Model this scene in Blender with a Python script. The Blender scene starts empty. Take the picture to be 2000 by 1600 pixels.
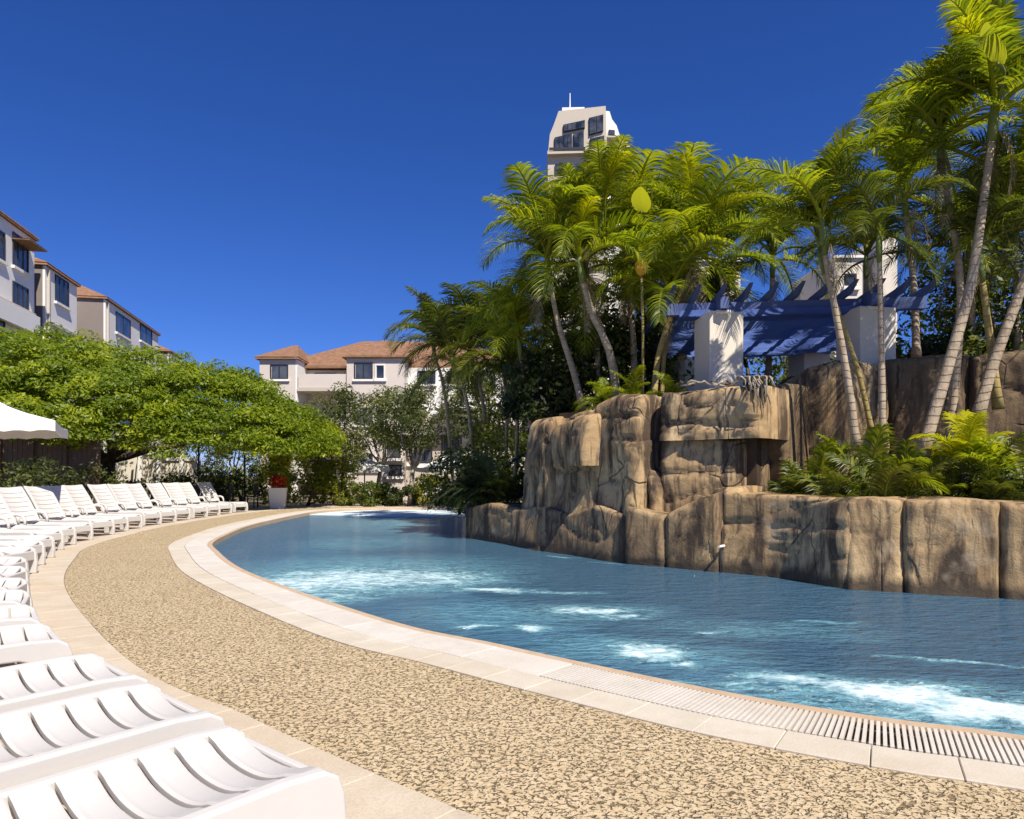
import bpy, bmesh, math, random
import numpy as np
from mathutils import Vector, Matrix, noise
random.seed(7); rng = np.random.default_rng(7)
SC = bpy.context.scene
COL = SC.collection
R = math.radians

# ------------------------------------------------------------------ camera, sky, sun, exposure
CAM_H, FPX, HOR = 1.25, 1400.0, 930.0
cd = bpy.data.cameras.new('camera'); cam = bpy.data.objects.new('camera', cd); COL.objects.link(cam)
cam.location = (0, 0, CAM_H); cam.rotation_euler = (R(90), 0, 0)
cd.sensor_width = 36; cd.lens = FPX/2000*36; cd.shift_y = (HOR-800)/2000
cd.clip_start = .05; cd.clip_end = 3000
SC.camera = cam
SUN_AZ = Vector((.50, -.866, 0)).normalized(); SUN_EL = R(52)
world = bpy.data.worlds.new('World'); SC.world = world; world.use_nodes = True
wn = world.node_tree; bg = wn.nodes['Background']
sky = wn.nodes.new('ShaderNodeTexSky'); sky.sky_type = 'NISHITA'; sky.sun_disc = False
sky.sun_elevation = SUN_EL; sky.sun_rotation = math.atan2(SUN_AZ.x, SUN_AZ.y)
sky.altitude = 2200; sky.air_density = 1.15; sky.dust_density = 0.6; sky.ozone_density = 5.0
hs = wn.nodes.new('ShaderNodeHueSaturation'); hs.inputs['Saturation'].default_value = 1.10; hs.inputs['Value'].default_value = 1.0
mu = wn.nodes.new('ShaderNodeMixRGB'); mu.blend_type = 'MULTIPLY'; mu.inputs[0].default_value = 1; mu.inputs[2].default_value = (.55, .61, .97, 1)
wn.links.new(sky.outputs[0], mu.inputs[1]); wn.links.new(mu.outputs[0], hs.inputs['Color']); wn.links.new(hs.outputs[0], bg.inputs[0]); bg.inputs[1].default_value = 0.085
sd = bpy.data.lights.new('sun', 'SUN'); sd.energy = 4.7; sd.angle = R(.5); sd.color = (1, .93, .82)
sun = bpy.data.objects.new('sun', sd); COL.objects.link(sun)
sv = Vector((SUN_AZ.x*math.cos(SUN_EL), SUN_AZ.y*math.cos(SUN_EL), math.sin(SUN_EL)))
sun.rotation_euler = sv.to_track_quat('Z', 'Y').to_euler(); sun.location = sv*60
vs = SC.view_settings; vs.view_transform = 'Standard'; vs.look = 'None'; vs.exposure = 0.55; vs.gamma = 1

# ------------------------------------------------------------------ helpers
def G(px, py, z=0):                                   # ground point seen at a pixel of the 2000x1600 photograph
    Y = (CAM_H-z)*FPX/(py-HOR); return Vector(((px-1000)/FPX*Y, Y, z))
def at(px, py, Y):                                    # point at a depth
    return Vector(((px-1000)/FPX*Y, Y, CAM_H-(py-HOR)*Y/FPX))
def zat(py, Y): return CAM_H-(py-HOR)*Y/FPX
def xat(px, Y): return (px-1000)/FPX*Y
def tag(o, label=None, cat=None, group=None, kind=None):
    if label: o['label'] = label
    if cat: o['category'] = cat
    if group: o['group'] = group
    if kind: o['kind'] = kind
    return o
def link(name, me, mat=None, parent=None, loc=None, smooth=False):
    o = bpy.data.objects.new(name, me); COL.objects.link(o)
    if mat is not None and not me.materials: me.materials.append(mat)
    if smooth: me.shade_smooth()
    if parent is not None:
        o.parent = parent
        if loc is None: o.matrix_parent_inverse = Matrix.Translation(-Vector(parent.location))
    if loc is not None: o.location = loc
    return o
def mesh(name, verts, faces):
    me = bpy.data.meshes.new(name); me.from_pydata([tuple(v) for v in verts], [], faces); me.update(); return me
def obj(name, verts, faces, mat, parent=None, smooth=False): return link(name, mesh(name, verts, faces), mat, parent, smooth=smooth)
def empty(name, loc=(0, 0, 0), rz=0):
    o = bpy.data.objects.new(name, None); COL.objects.link(o); o.location = loc; o.rotation_euler.z = rz
    o.empty_display_size = .2; return o
class MB:
    def __init__(s): s.v = []; s.f = []
    def add(s, v, f):
        b = len(s.v); s.v += [tuple(p) for p in v]; s.f += [tuple(i+b for i in q) for q in f]; return s
    def box(s, x0, x1, y0, y1, z0, z1, M=None):
        v = [Vector(p) for p in ((x0,y0,z0),(x1,y0,z0),(x1,y1,z0),(x0,y1,z0),(x0,y0,z1),(x1,y0,z1),(x1,y1,z1),(x0,y1,z1))]
        if M is not None: v = [M @ p for p in v]
        return s.add(v, [(3,2,1,0),(4,5,6,7),(0,1,5,4),(1,2,6,5),(2,3,7,6),(3,0,4,7)])
    def tube(s, pts, rad, n=8, cap=True):
        pts = [Vector(p) for p in pts]; m = len(pts)
        if not hasattr(rad, '__len__'): rad = [rad]*m
        v = []; f = []
        for i, p in enumerate(pts):
            d = (pts[min(i+1, m-1)]-pts[max(i-1, 0)]).normalized()
            a = d.cross(Vector((0, 1, .013))); a = a if a.length > .05 else d.cross(Vector((1, 0, 0))); a.normalize(); b = d.cross(a)
            for k in range(n):
                t = 2*math.pi*k/n; v.append(p+(a*math.cos(t)+b*math.sin(t))*rad[i])
        for i in range(m-1):
            for k in range(n): f.append((i*n+k, i*n+(k+1) % n, (i+1)*n+(k+1) % n, (i+1)*n+k))
        if cap: f.append(tuple(range(n))[::-1]); f.append(tuple((m-1)*n+k for k in range(n)))
        return s.add(v, f)
    def prism(s, poly, z0, z1):                       # poly: list of (x, y), counter-clockwise
        n = len(poly); v = [(x, y, z0) for x, y in poly]+[(x, y, z1) for x, y in poly]
        return s.add(v, [tuple(range(n))[::-1], tuple(range(n, 2*n))]+[(i, (i+1) % n, n+(i+1) % n, n+i) for i in range(n)])
    def slab(s, a, b, c, d, t):                       # quad a,b,c,d thickened by t along its normal
        a, b, c, d = map(Vector, (a, b, c, d)); nn = (b-a).cross(d-a).normalized()*t
        return s.add([a, b, c, d, a+nn, b+nn, c+nn, d+nn], [(3,2,1,0),(4,5,6,7),(0,1,5,4),(1,2,6,5),(2,3,7,6),(3,0,4,7)])
    def build(s, name, mat, parent=None, smooth=False, local=False):
        me = mesh(name, s.v, s.f)
        if local:
            o = link(name, me, mat, None, smooth=smooth); o.parent = parent; return o
        return link(name, me, mat, parent, smooth=smooth)
def bevel(o, w=.01, seg=2):
    m = o.modifiers.new('bevel', 'BEVEL'); m.width = w; m.segments = seg; m.limit_method = 'ANGLE'; return o
def catmull(pts, step):
    P = [Vector(p) for p in pts]; P = [P[0]*2-P[1]]+P+[P[-1]*2-P[-2]]; out = []
    for i in range(1, len(P)-2):
        n = max(2, int((P[i+1]-P[i]).length/step))
        for k in range(n):
            t = k/n; a, b, c, d = P[i-1], P[i], P[i+1], P[i+2]
            out.append(.5*((2*b)+(c-a)*t+(2*a-5*b+4*c-d)*t*t+(3*b-a-3*c+d)*t**3))
    out.append(P[-2]); return out
def fbm(p, o=3):
    s = 0; a = 1
    for _ in range(o): s += a*noise.noise(p); p = p*2.03; a *= .5
    return s
def fast_mesh(name, V, quads, rnd=None):
    """V (n,3) array, quads (m,4) array, rnd per face."""
    me = bpy.data.meshes.new(name); n, m = len(V), len(quads)
    me.vertices.add(n); me.vertices.foreach_set('co', np.ascontiguousarray(V, dtype=np.float32).ravel())
    me.loops.add(m*4); me.loops.foreach_set('vertex_index', np.ascontiguousarray(quads, dtype=np.int32).ravel())
    me.polygons.add(m); me.polygons.foreach_set('loop_start', np.arange(0, m*4, 4, dtype=np.int32))
    me.polygons.foreach_set('loop_total', np.full(m, 4, dtype=np.int32))
    if rnd is not None:
        a = me.attributes.new('rnd', 'FLOAT', 'FACE'); a.data.foreach_set('value', np.asarray(rnd, dtype=np.float32))
    me.update(calc_edges=True); me.validate(); return me

# ------------------------------------------------------------------ materials
class NT:
    def __init__(s, name):
        s.m = bpy.data.materials.new(name); s.m.use_nodes = True; s.t = s.m.node_tree; s.t.nodes.clear()
        s.out = s.n('OutputMaterial')
    def n(s, ty, **kw):
        k = s.t.nodes.new('ShaderNode'+ty)
        for a, b in kw.items(): setattr(k, a, b)
        return k
    def L(s, a, b): s.t.links.new(a, b)
    def val(s, sock, v):
        if hasattr(v, 'is_output') or isinstance(v, bpy.types.NodeSocket): s.L(v, sock)
        else: sock.default_value = v if not (isinstance(v, tuple) and len(v) == 3 and sock.type == 'RGBA') else (*v, 1)
    def coord(s, scale=(1, 1, 1), kind='Object', loc=(0, 0, 0), rot=(0, 0, 0)):
        c = s.n('TexCoord'); m = s.n('Mapping'); s.L(c.outputs[kind], m.inputs[0]); m.inputs['Scale'].default_value = scale
        m.inputs['Location'].default_value = loc; m.inputs['Rotation'].default_value = rot; return m.outputs[0]
    def world(s, scale=(1, 1, 1)):
        g = s.n('NewGeometry'); m = s.n('Mapping'); s.L(g.outputs['Position'], m.inputs[0]); m.inputs['Scale'].default_value = scale; return m.outputs[0]
    def noise(s, vec, scale, detail=4, rough=.55, dist=0):
        k = s.n('TexNoise'); s.L(vec, k.inputs['Vector']); k.inputs['Scale'].default_value = scale
        k.inputs['Detail'].default_value = detail; k.inputs['Roughness'].default_value = rough; k.inputs['Distortion'].default_value = dist; return k.outputs['Fac']
    def voro(s, vec, scale, feature='F1', rand=1):
        k = s.n('TexVoronoi', feature=feature); s.L(vec, k.inputs['Vector']); k.inputs['Scale'].default_value = scale
        k.inputs['Randomness'].default_value = rand; return k
    def ramp(s, fac, *stops):
        k = s.n('ValToRGB'); s.L(fac, k.inputs[0]); e = k.color_ramp.elements
        while len(e) < len(stops): e.new(.5)
        for q, (p, c) in zip(e, stops):
            q.position = p; q.color = (*c, 1) if isinstance(c, tuple) else (c, c, c, 1)
        return k.outputs[0]
    def mix(s, fac, a, b, mode='MIX'):
        k = s.n('MixRGB', blend_type=mode); s.val(k.inputs[0], fac); s.val(k.inputs[1], a); s.val(k.inputs[2], b); return k.outputs[0]
    def math(s, op, a, b=0.0, clamp=False):
        k = s.n('Math', operation=op, use_clamp=clamp); s.val(k.inputs[0], a); s.val(k.inputs[1], b); return k.outputs[0]
    def bump(s, h, strength=.5, dist=.02, normal=None):
        k = s.n('Bump'); s.L(h, k.inputs['Height']); k.inputs['Strength'].default_value = strength; k.inputs['Distance'].default_value = dist
        if normal is not None: s.L(normal, k.inputs['Normal'])
        return k.outputs[0]
    def pbr(s, color, rough=.6, normal=None, spec=.4, metal=0):
        k = s.n('BsdfPrincipled'); s.val(k.inputs['Base Color'], color); s.val(k.inputs['Roughness'], rough)
        k.inputs['Specular IOR Level'].default_value = spec; k.inputs['Metallic'].default_value = metal
        if normal is not None: s.L(normal, k.inputs['Normal'])
        return k.outputs[0]
    def done(s, sh): s.L(sh, s.out.inputs[0]); return s.m

def m_paint(name, col, rough=.6, var=.12, bumps=.15, scale=6, spec=.3):
    t = NT(name); w = t.world(); f = t.noise(w, scale, 6, .65); g = t.noise(w, scale*12, 3)
    c = t.mix(f, tuple(x*(1-var) for x in col), tuple(min(1, x*(1+var*.6)) for x in col))
    return t.done(t.pbr(c, rough, t.bump(g, bumps, .01), spec))
def m_leaf(name, c1, c2, c3, trans=.4, rough=.45, spec=.35):
    t = NT(name); a = t.n('Attribute', attribute_name='rnd'); oi = t.n('ObjectInfo')
    f = t.math('ADD', t.math('MULTIPLY', a.outputs['Fac'], .75), t.math('MULTIPLY', oi.outputs['Random'], .25))
    c = t.ramp(f, (.0, c1), (.5, c2), (1, c3))
    p = t.pbr(c, rough, None, spec)
    tr = t.n('BsdfTranslucent'); t.L(t.mix(1.0, c, (1.5, 1.55, .6), 'MULTIPLY'), tr.inputs[0])
    mx = t.n('MixShader'); mx.inputs[0].default_value = trans; t.L(p, mx.inputs[1]); t.L(tr.outputs[0], mx.inputs[2])
    return t.done(mx.outputs[0])
M = {}
M['white_render'] = m_paint('white_render', (.82, .785, .72), .7, .08, .2, 1.5)
M['cream_render'] = m_paint('cream_render', (.52, .46, .375), .75, .1, .25, 1.5)
M['column_render'] = m_paint('column_render', (.72, .65, .53), .75, .08, .25, 3)
M['taupe_shade_render'] = m_paint('taupe_shade_render', (.24, .20, .175), .8, .15, .3, 2)  # dark tone stands for shade on the camera-facing side walls
M['pink_shade_render'] = m_paint('pink_shade_render', (.62, .55, .48), .75, .1, .25, 1.2)  # greyed pink holds the shade of the front walls in its colour
M['plastic'] = m_paint('plastic', (.60, .57, .525), .45, .06, .06, 3, .35)
M['fabric_white'] = m_paint('fabric_white', (.78, .75, .70), .85, .05, .2, 4)
M['dark_frame'] = m_paint('dark_frame', (.03, .03, .035), .4, .1, .05, 3)
M['dark_metal'] = m_paint('dark_metal', (.025, .025, .03), .45, .2, .1, 5)
M['timber'] = m_paint('timber', (.13, .085, .055), .7, .3, .3, 6)
M['pergola_paint'] = m_paint('pergola_paint', (.09, .125, .28), .6, .12, .2, 5)
M['planter_white'] = m_paint('planter_white', (.76, .70, .62), .6, .06, .1, 3)
M['orange'] = m_paint('orange', (.72, .38, .03), .5, .2, .2, 14)
M['red_leaf'] = m_leaf('red_leaf', (.30, .02, .01), (.55, .05, .015), (.6, .16, .02), .25)
def m_roof():
    t = NT('roof_tile'); w = t.world(); k = t.n('TexWave', wave_type='BANDS', bands_direction='Z'); t.L(w, k.inputs[0]); k.inputs['Scale'].default_value = 2.2
    k.inputs['Distortion'].default_value = .4; f = t.noise(w, 3, 6, .7)
    c = t.ramp(f, (.3, (.17, .09, .05)), (.6, (.28, .155, .09)), (.8, (.34, .21, .13)))
    return t.done(t.pbr(c, .8, t.bump(k.outputs['Fac'], .6, .06), .2))
M['roof'] = m_roof()
def m_glass():
    t = NT('window_glass'); w = t.world(); f = t.noise(w, .7, 3)
    c = t.ramp(f, (.35, (.012, .016, .022)), (.7, (.09, .10, .11)))
    return t.done(t.pbr(c, .06, t.bump(f, .05, .05), .7))
M['glass'] = m_glass()
def m_pebble():
    t = NT('pitted_deck'); w = t.world(); wob = t.noise(w, 9, 3, .6)
    off = t.n('VectorMath', operation='MULTIPLY_ADD'); nz = t.n('TexNoise'); t.L(w, nz.inputs['Vector']); nz.inputs['Scale'].default_value = 11; nz.inputs['Detail'].default_value = 2
    t.L(nz.outputs['Color'], off.inputs[0]); off.inputs[1].default_value = (.07, .07, 0); t.L(w, off.inputs[2])
    v = t.voro(off.outputs[0], 29, 'DISTANCE_TO_EDGE'); ed = v.outputs['Distance']
    gate = t.noise(w, 36, 2, .5)
    n2 = t.noise(w, 58, 2, .5, .8)
    crack = t.math('MULTIPLY', t.ramp(ed, (.02, 1.0), (.13, 0.0)), t.ramp(gate, (.46, 0.0), (.56, 1.0)))
    pits = t.ramp(n2, (.33, 1.0), (.42, 0.0))
    d = t.math('MAXIMUM', crack, pits)
    big = t.noise(w, 1.3, 4, .6); fine = t.noise(w, 160, 3, .6); mid = t.noise(w, 24, 3, .6)
    c = t.ramp(big, (.3, (.52, .39, .215)), (.7, (.62, .48, .29)))
    cell = t.voro(off.outputs[0], 46).outputs['Color']; c = t.mix(.45, c, t.ramp(cell, (.1, (.40, .28, .14)), (.5, (.62, .48, .29)), (.9, (.74, .62, .43))))
    c = t.mix(t.ramp(mid, (.35, .0), (.75, .4)), c, (.66, .54, .36))
    c = t.mix(t.ramp(fine, (.3, .35), (.7, 0.0)), c, (.24, .17, .08))
    c = t.mix(t.math('MULTIPLY', d, .85), c, (.085, .055, .022))
    hgt = t.math('SUBTRACT', t.math('MULTIPLY', mid, .6), d)
    return t.done(t.pbr(c, .85, t.bump(hgt, .8, .012, t.bump(fine, .4, .003)), .2))
M['pebble'] = m_pebble()
def m_stone(name, c1, c2, c3, sc=3):
    t = NT(name); w = t.world(); oi = t.n('ObjectInfo'); f = t.noise(w, sc, 6, .7); g = t.noise(w, 90, 4, .7); b = t.noise(w, .8, 3)
    c = t.ramp(f, (.25, c1), (.5, c2), (.75, c3))
    c = t.mix(t.math('MULTIPLY', oi.outputs['Random'], .25), c, c1)
    c = t.mix(t.ramp(g, (.3, .4), (.55, 0.0)), c, tuple(x*.62 for x in c1))
    c = t.mix(t.ramp(b, (.45, 0.0), (.7, .35)), c, (c2[0]*.85, c2[1]*.74, c2[2]*.6))
    return t.done(t.pbr(c, .75, t.bump(g, .35, .004, t.bump(f, .3, .01)), .25))
M['coping'] = m_stone('coping_stone', (.49, .43, .325), (.59, .525, .42), (.65, .59, .485))
M['strip'] = m_stone('strip_stone', (.47, .39, .28), (.57, .48, .36), (.63, .55, .43))
M['paving'] = m_stone('paving', (.42, .34, .26), (.50, .42, .33), (.56, .48, .39), 2)
M['gutter'] = m_stone('gutter_white', (.52, .475, .40), (.62, .575, .50), (.69, .645, .575))
M['lip'] = m_stone('lip_tile', (.42, .29, .18), (.52, .39, .26), (.57, .46, .34), 9)
M['soil'] = m_stone('soil', (.045, .03, .02), (.075, .05, .03), (.12, .08, .05), 4)
M['ground'] = m_stone('ground', (.10, .085, .05), (.16, .13, .075), (.22, .18, .11), .6)
M['grate_void'] = m_paint('grate_void', (.20, .175, .15), .8)
def m_basin():
    t = NT('pool_plaster'); w = t.world(); f = t.noise(w, 1.2, 4, .6); g = t.noise(w, 5, 3, .6, 1.5)
    c = t.ramp(f, (.3, (.17, .38, .54)), (.7, (.25, .50, .64)))
    return t.done(t.pbr(c, .7, None, .2))
M['basin'] = m_basin()
M['shelf'] = m_paint('pool_shelf', (.62, .72, .74), .7)
def m_rock(name='rock', dark=0.0):
    t = NT(name); w = t.world(); oi = t.n('ObjectInfo')
    st = t.noise(t.world((1.7, 1.7, .40)), 1.5, 7, .66, .7); st2 = t.noise(t.world((7, 7, .7)), 1.5, 5, .65, .3)
    big = t.noise(w, .9, 5, .6); med = t.noise(w, 5, 6, .68); fine = t.noise(w, 55, 4, .7)
    c = t.ramp(big, (.28, (.28, .175, .08)), (.5, (.45, .305, .15)), (.72, (.60, .44, .235)))
    c = t.mix(t.ramp(med, (.34, .55), (.52, 0.0)), c, (.24, .155, .085))
    c = t.mix(t.ramp(st, (.465, 0.0), (.585, .92)), c, (.052, .036, .026))
    c = t.mix(t.ramp(st2, (.52, 0.0), (.66, .8)), c, (.075, .05, .035))
    c = t.mix(t.ramp(fine, (.30, .45), (.46, 0.0)), c, (.16, .11, .06))
    c = t.mix(t.ramp(t.noise(w, 2.2, 3), (.60, 0.0), (.75, .45)), c, (.60, .48, .32))
    zc_ = t.n('SeparateXYZ'); t.L(w, zc_.inputs[0]); wet = t.ramp(t.math('ADD', zc_.outputs[2], t.math('MULTIPLY', t.math('SUBTRACT', st2, .5), .25)), (.0, .92), (.12, 0.0))
    c = t.mix(wet, c, (.06, .045, .03))
    if dark: c = t.mix(dark, c, (.075, .052, .037))
    cr = t.voro(t.world((1.0, 1.0, .55)), 1.6, 'DISTANCE_TO_EDGE').outputs['Distance']
    wv = t.ramp(cr, (.0, 1.0), (.018, 0.0)); gate = t.ramp(big, (.50, 0.0), (.56, 1.0)); cr2 = t.math('MULTIPLY', wv, gate)
    c = t.mix(t.math('MULTIPLY', cr2, .8), c, (.03, .02, .015))
    h = t.math('SUBTRACT', t.math('ADD', med, t.math('MULTIPLY', fine, .25)), cr2)
    return t.done(t.pbr(c, .85, t.bump(h, .55, .04), .25))
M['rock'] = m_rock(); M['rock_stain_shade'] = m_rock('rock_stain_shade', .62); M['rock_brown'] = m_rock('rock_brown', .30)  # strongest mix serves stained faces and painted recess shade
def m_trunk(name, c1, c2, rings=9):
    t = NT(name); w = t.world(); z = t.n('SeparateXYZ'); t.L(w, z.inputs[0])
    zz = t.math('ADD', t.math('MULTIPLY', z.outputs[2], rings), t.math('MULTIPLY', t.noise(w, 3, 2), 1.2))
    r = t.math('FRACT', zz); ring = t.ramp(r, (.0, 1.0), (.14, 0.0), (.9, 0.0)); f = t.noise(w, 8, 5, .7); g = t.noise(t.world((30, 30, 5)), 1, 4)
    c = t.ramp(f, (.3, c1), (.7, c2)); c = t.mix(t.math('MULTIPLY', ring, .6), c, tuple(x*.45 for x in c1))
    return t.done(t.pbr(c, .8, t.bump(t.math('SUBTRACT', g, ring), .5, .02), .2))
M['palm_trunk'] = m_trunk('palm_trunk', (.30, .22, .14), (.52, .42, .30))
M['cane_trunk'] = m_trunk('cane_trunk', (.28, .21, .07), (.48, .36, .14), 7)
M['bark'] = m_trunk('bark', (.06, .045, .03), (.14, .11, .08), .7)
M['pale_bark'] = m_trunk('pale_bark', (.22, .18, .13), (.42, .36, .28), .7)
M['crownshaft'] = m_paint('crownshaft', (.17, .20, .05), .45, .3, .1, 5)
M['palm_leaf'] = m_leaf('palm_leaf', (.055, .09, .010), (.19, .24, .014), (.46, .44, .02), .45)
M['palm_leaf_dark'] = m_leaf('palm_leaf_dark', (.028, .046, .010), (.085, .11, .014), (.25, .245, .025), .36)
M['lime_leaf'] = m_leaf('lime_leaf', (.34, .36, .008), (.42, .41, .010), (.50, .46, .015), .45, .75, .08)
M['tree_leaf'] = m_leaf('tree_leaf', (.06, .10, .010), (.17, .235, .012), (.34, .37, .014), .42)
M['shrub_leaf'] = m_leaf('shrub_leaf', (.03, .052, .010), (.09, .12, .018), (.26, .265, .04), .35)
M['yellow_shrub'] = m_leaf('yellow_shrub', (.07, .10, .010), (.22, .24, .016), (.45, .41, .04), .4)
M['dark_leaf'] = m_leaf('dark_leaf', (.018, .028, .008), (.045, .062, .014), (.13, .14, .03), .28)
M['gum_leaf'] = m_leaf('gum_leaf', (.035, .05, .018), (.10, .12, .03), (.26, .25, .07), .35)
M['dry_leaf'] = m_leaf('dry_leaf', (.14, .10, .05), (.28, .21, .11), (.42, .34, .2), .2)
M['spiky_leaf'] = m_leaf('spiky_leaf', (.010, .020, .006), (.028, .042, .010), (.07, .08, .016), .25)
def m_shade():
    t = NT('shade_cloth'); w = t.world(); f = t.noise(w, 2.5, 3)
    c = t.ramp(f, (.3, (.12, .20, .58)), (.7, (.17, .26, .66)))
    p = t.pbr(c, .8, t.bump(t.noise(w, 200, 2), .1, .003), .1); tr = t.n('BsdfTranslucent'); t.L(c, tr.inputs[0])
    mx = t.n('MixShader'); mx.inputs[0].default_value = .6; t.L(p, mx.inputs[1]); t.L(tr.outputs[0], mx.inputs[2]); return t.done(mx.outputs[0])
M['shade'] = m_shade()
# foam patches: (centre X, Y, half length, half width, heading, strength) measured on the water plane
FOAM = []
def fm(px, py, lx, ly, rot, k=1.0):
    p = G(px, py, -.08); FOAM.append((p.x, p.y, lx, ly, R(rot), k))
fm(700, 1130, 2.0, 1.5, 5, .80); fm(590, 1140, 1.0, 1.1, -30, .85); fm(840, 1130, 1.1, 1.0, 10, .75); fm(640, 1165, .7, .5, -25, .6); fm(640, 1172, .35, .25, -20, .6); fm(720, 1060, 1.6, 2.2, 0, .22); fm(800, 1030, 1.8, 3.0, 0, .25); fm(960, 1152, .62, .22, -8, .9); fm(1100, 1158, .45, .13, 0, .55)
fm(1150, 1192, .55, .24, -4, .9); fm(1215, 1203, .34, .18, 0, .8); fm(1035, 1227, .24, .16, 0, .9); fm(925, 1222, .22, .10, 25, .8)
fm(1270, 1272, .34, .34, -60, .85); fm(1335, 1298, .22, .14, -20, .8); fm(1385, 1233, .13, .05, 0, .9)
fm(1560, 1325, .42, .20, -12, .85); fm(1740, 1350, .62, .33, -8, 1.0); fm(1900, 1385, .55, .38, -6, 1.0); fm(2020, 1400, .5, .42, -10, 1.0); fm(1480, 1345, .40, .20, -10, .6); fm(1700, 1385, .7, .28, -18, .5); fm(1860, 1292, .55, .06, -18, .6)
fm(1090, 1088, .35, .09, -38, .55); fm(1190, 1100, .3, .07, -30, .4); fm(1600, 1215, .5, .07, -5, .35); fm(1290, 1330, .35, .08, -12, .6)
fm(2250, 1420, .8, .5, -20, .9); fm(1800, 1385, 1.5, .75, -14, .42); fm(1250, 1270, 1.0, .6, -20, .30); fm(1160, 1195, .9, .5, 0, .34); fm(980, 1200, 1.2, .9, -20, .26); fm(720, 1110, 2.4, 2.0, 0, .34); fm(820, 1020, 2.6, 4.5, 0, .30); fm(1480, 1230, 1.2, .5, -10, .22)
def m_water():
    t = NT('pool_water'); w = t.world(); g = t.n('NewGeometry')
    wob = t.n('TexNoise'); t.L(w, wob.inputs['Vector']); wob.inputs['Scale'].default_value = 2.6; wob.inputs['Detail'].default_value = 4
    wp = t.n('VectorMath', operation='MULTIPLY_ADD'); t.L(wob.outputs['Color'], wp.inputs[0]); wp.inputs[1].default_value = (.55, .45, 0); t.L(w, wp.inputs[2])
    tot = None; tot2 = None
    for (x, y, a, b, r, k) in FOAM:
        m = t.n('Mapping', vector_type='TEXTURE'); t.L(wp.outputs[0], m.inputs[0]); m.inputs['Location'].default_value = (x+.27, y+.22, 0)
        m.inputs['Rotation'].default_value = (0, 0, r); m.inputs['Scale'].default_value = (a, b, 1e3)
        l = t.n('VectorMath', operation='LENGTH'); t.L(m.outputs[0], l.inputs[0])
        f = t.n('MapRange'); f.interpolation_type = 'SMOOTHSTEP'; t.L(l.outputs['Value'], f.inputs[0]); f.inputs[1].default_value = 1.35; f.inputs[2].default_value = .15
        f.inputs[3].default_value = 0; f.inputs[4].default_value = k
        if k >= .45: tot = f.outputs[0] if tot is None else t.math('MAXIMUM', tot, f.outputs[0])
        tot2 = f.outputs[0] if tot2 is None else t.math('MAXIMUM', tot2, f.outputs[0])
    n1 = t.noise(t.world((1, 1.3, 1)), 4.2, 6, .70, 1.2); n2 = t.noise(t.world((1, 1.2, 1)), 15, 4, .65, .8)
    den = t.math('ADD', t.math('MULTIPLY', n1, .7), t.math('MULTIPLY', n2, .3))
    foam_glint = t.math('MULTIPLY', t.ramp(t.math('ADD', t.math('MULTIPLY', tot, .45), den), (.70, 0.0), (1.08, 1.0)), t.ramp(tot, (.02, 0.0), (.30, 1.0)))
    glint = t.math('MULTIPLY', t.ramp(n2, (.53, 0.0), (.70, .6)), t.ramp(tot, (.0, .03), (.35, 1.0)))  # white ripple glints painted into the water colour with the foam
    foam_glint = t.math('MAXIMUM', foam_glint, glint)
    tur = t.math('MULTIPLY', t.ramp(tot2, (.02, 0.0), (.42, .85)), t.ramp(n1, (.36, .25), (.62, 1.0)))
    rip = t.noise(t.world((1.0, 2.2, 1)), 3.2, 3, .5, .5); rip2 = t.noise(t.world((1, 2.0, 1)), 11, 3, .55, .4)
    hgt = t.math('ADD', t.math('MULTIPLY', rip, .8), t.math('ADD', t.math('MULTIPLY', rip2, .4), t.math('MULTIPLY', foam_glint, .5)))
    nrm = t.bump(hgt, 1.0, .085)
    fr = t.n('Fresnel'); fr.inputs[0].default_value = 1.33; t.L(nrm, fr.inputs['Normal'])
    gl = t.n('BsdfGlossy'); gl.inputs['Roughness'].default_value = .07; t.L(nrm, gl.inputs['Normal']); gl.inputs[0].default_value = (.95, .97, 1, 1)
    tp = t.n('BsdfTransparent'); tp.inputs[0].default_value = (.60, .80, .88, 1)
    df = t.n('BsdfDiffuse'); t.L(t.mix(tur, (.085, .19, .295), (.24, .56, .62)), df.inputs[0]); t.L(nrm, df.inputs['Normal'])
    b0 = t.n('MixShader'); t.L(t.math('ADD', .58, t.math('MULTIPLY', tur, .42)), b0.inputs[0]); t.L(tp.outputs[0], b0.inputs[1]); t.L(df.outputs[0], b0.inputs[2])
    b1 = t.n('MixShader'); t.L(fr.outputs[0], b1.inputs[0]); t.L(b0.outputs[0], b1.inputs[1]); t.L(gl.outputs[0], b1.inputs[2])
    fo = t.n('BsdfDiffuse'); t.L(t.mix(foam_glint, (.38, .66, .70), (.80, .87, .86)), fo.inputs[0])
    b2 = t.n('MixShader'); t.L(t.math('MULTIPLY', foam_glint, .93), b2.inputs[0]); t.L(b1.outputs[0], b2.inputs[1]); t.L(fo.outputs[0], b2.inputs[2])
    return t.done(b2.outputs[0])
M['water'] = m_water()

# ------------------------------------------------------------------ pool outline and paved bands
WPX = [(2000,1443),(1775,1414),(1550,1380),(1370,1347),(1100,1290),(950,1257),(810,1229),(670,1187),(530,1138),(460,1107),(425,1079),(414,1061)]
edge_pts = [Vector((9.5, -1.6, 0)), Vector((6.4, .75, 0)), Vector((4.1, 2.4, 0))]+[G(*p) for p in WPX]+[Vector(p) for p in ((-6.15,15.6,0),(-6.6,18,0),(-6.8,20.6,0),(-6.9,23.2,0),(-6.8,25.4,0),(-6.1,27.0,0),(-4.6,27.75,0),(-2,27.9,0),(2.2,27.9,0))]
EDGE = catmull(edge_pts, .07)
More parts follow.
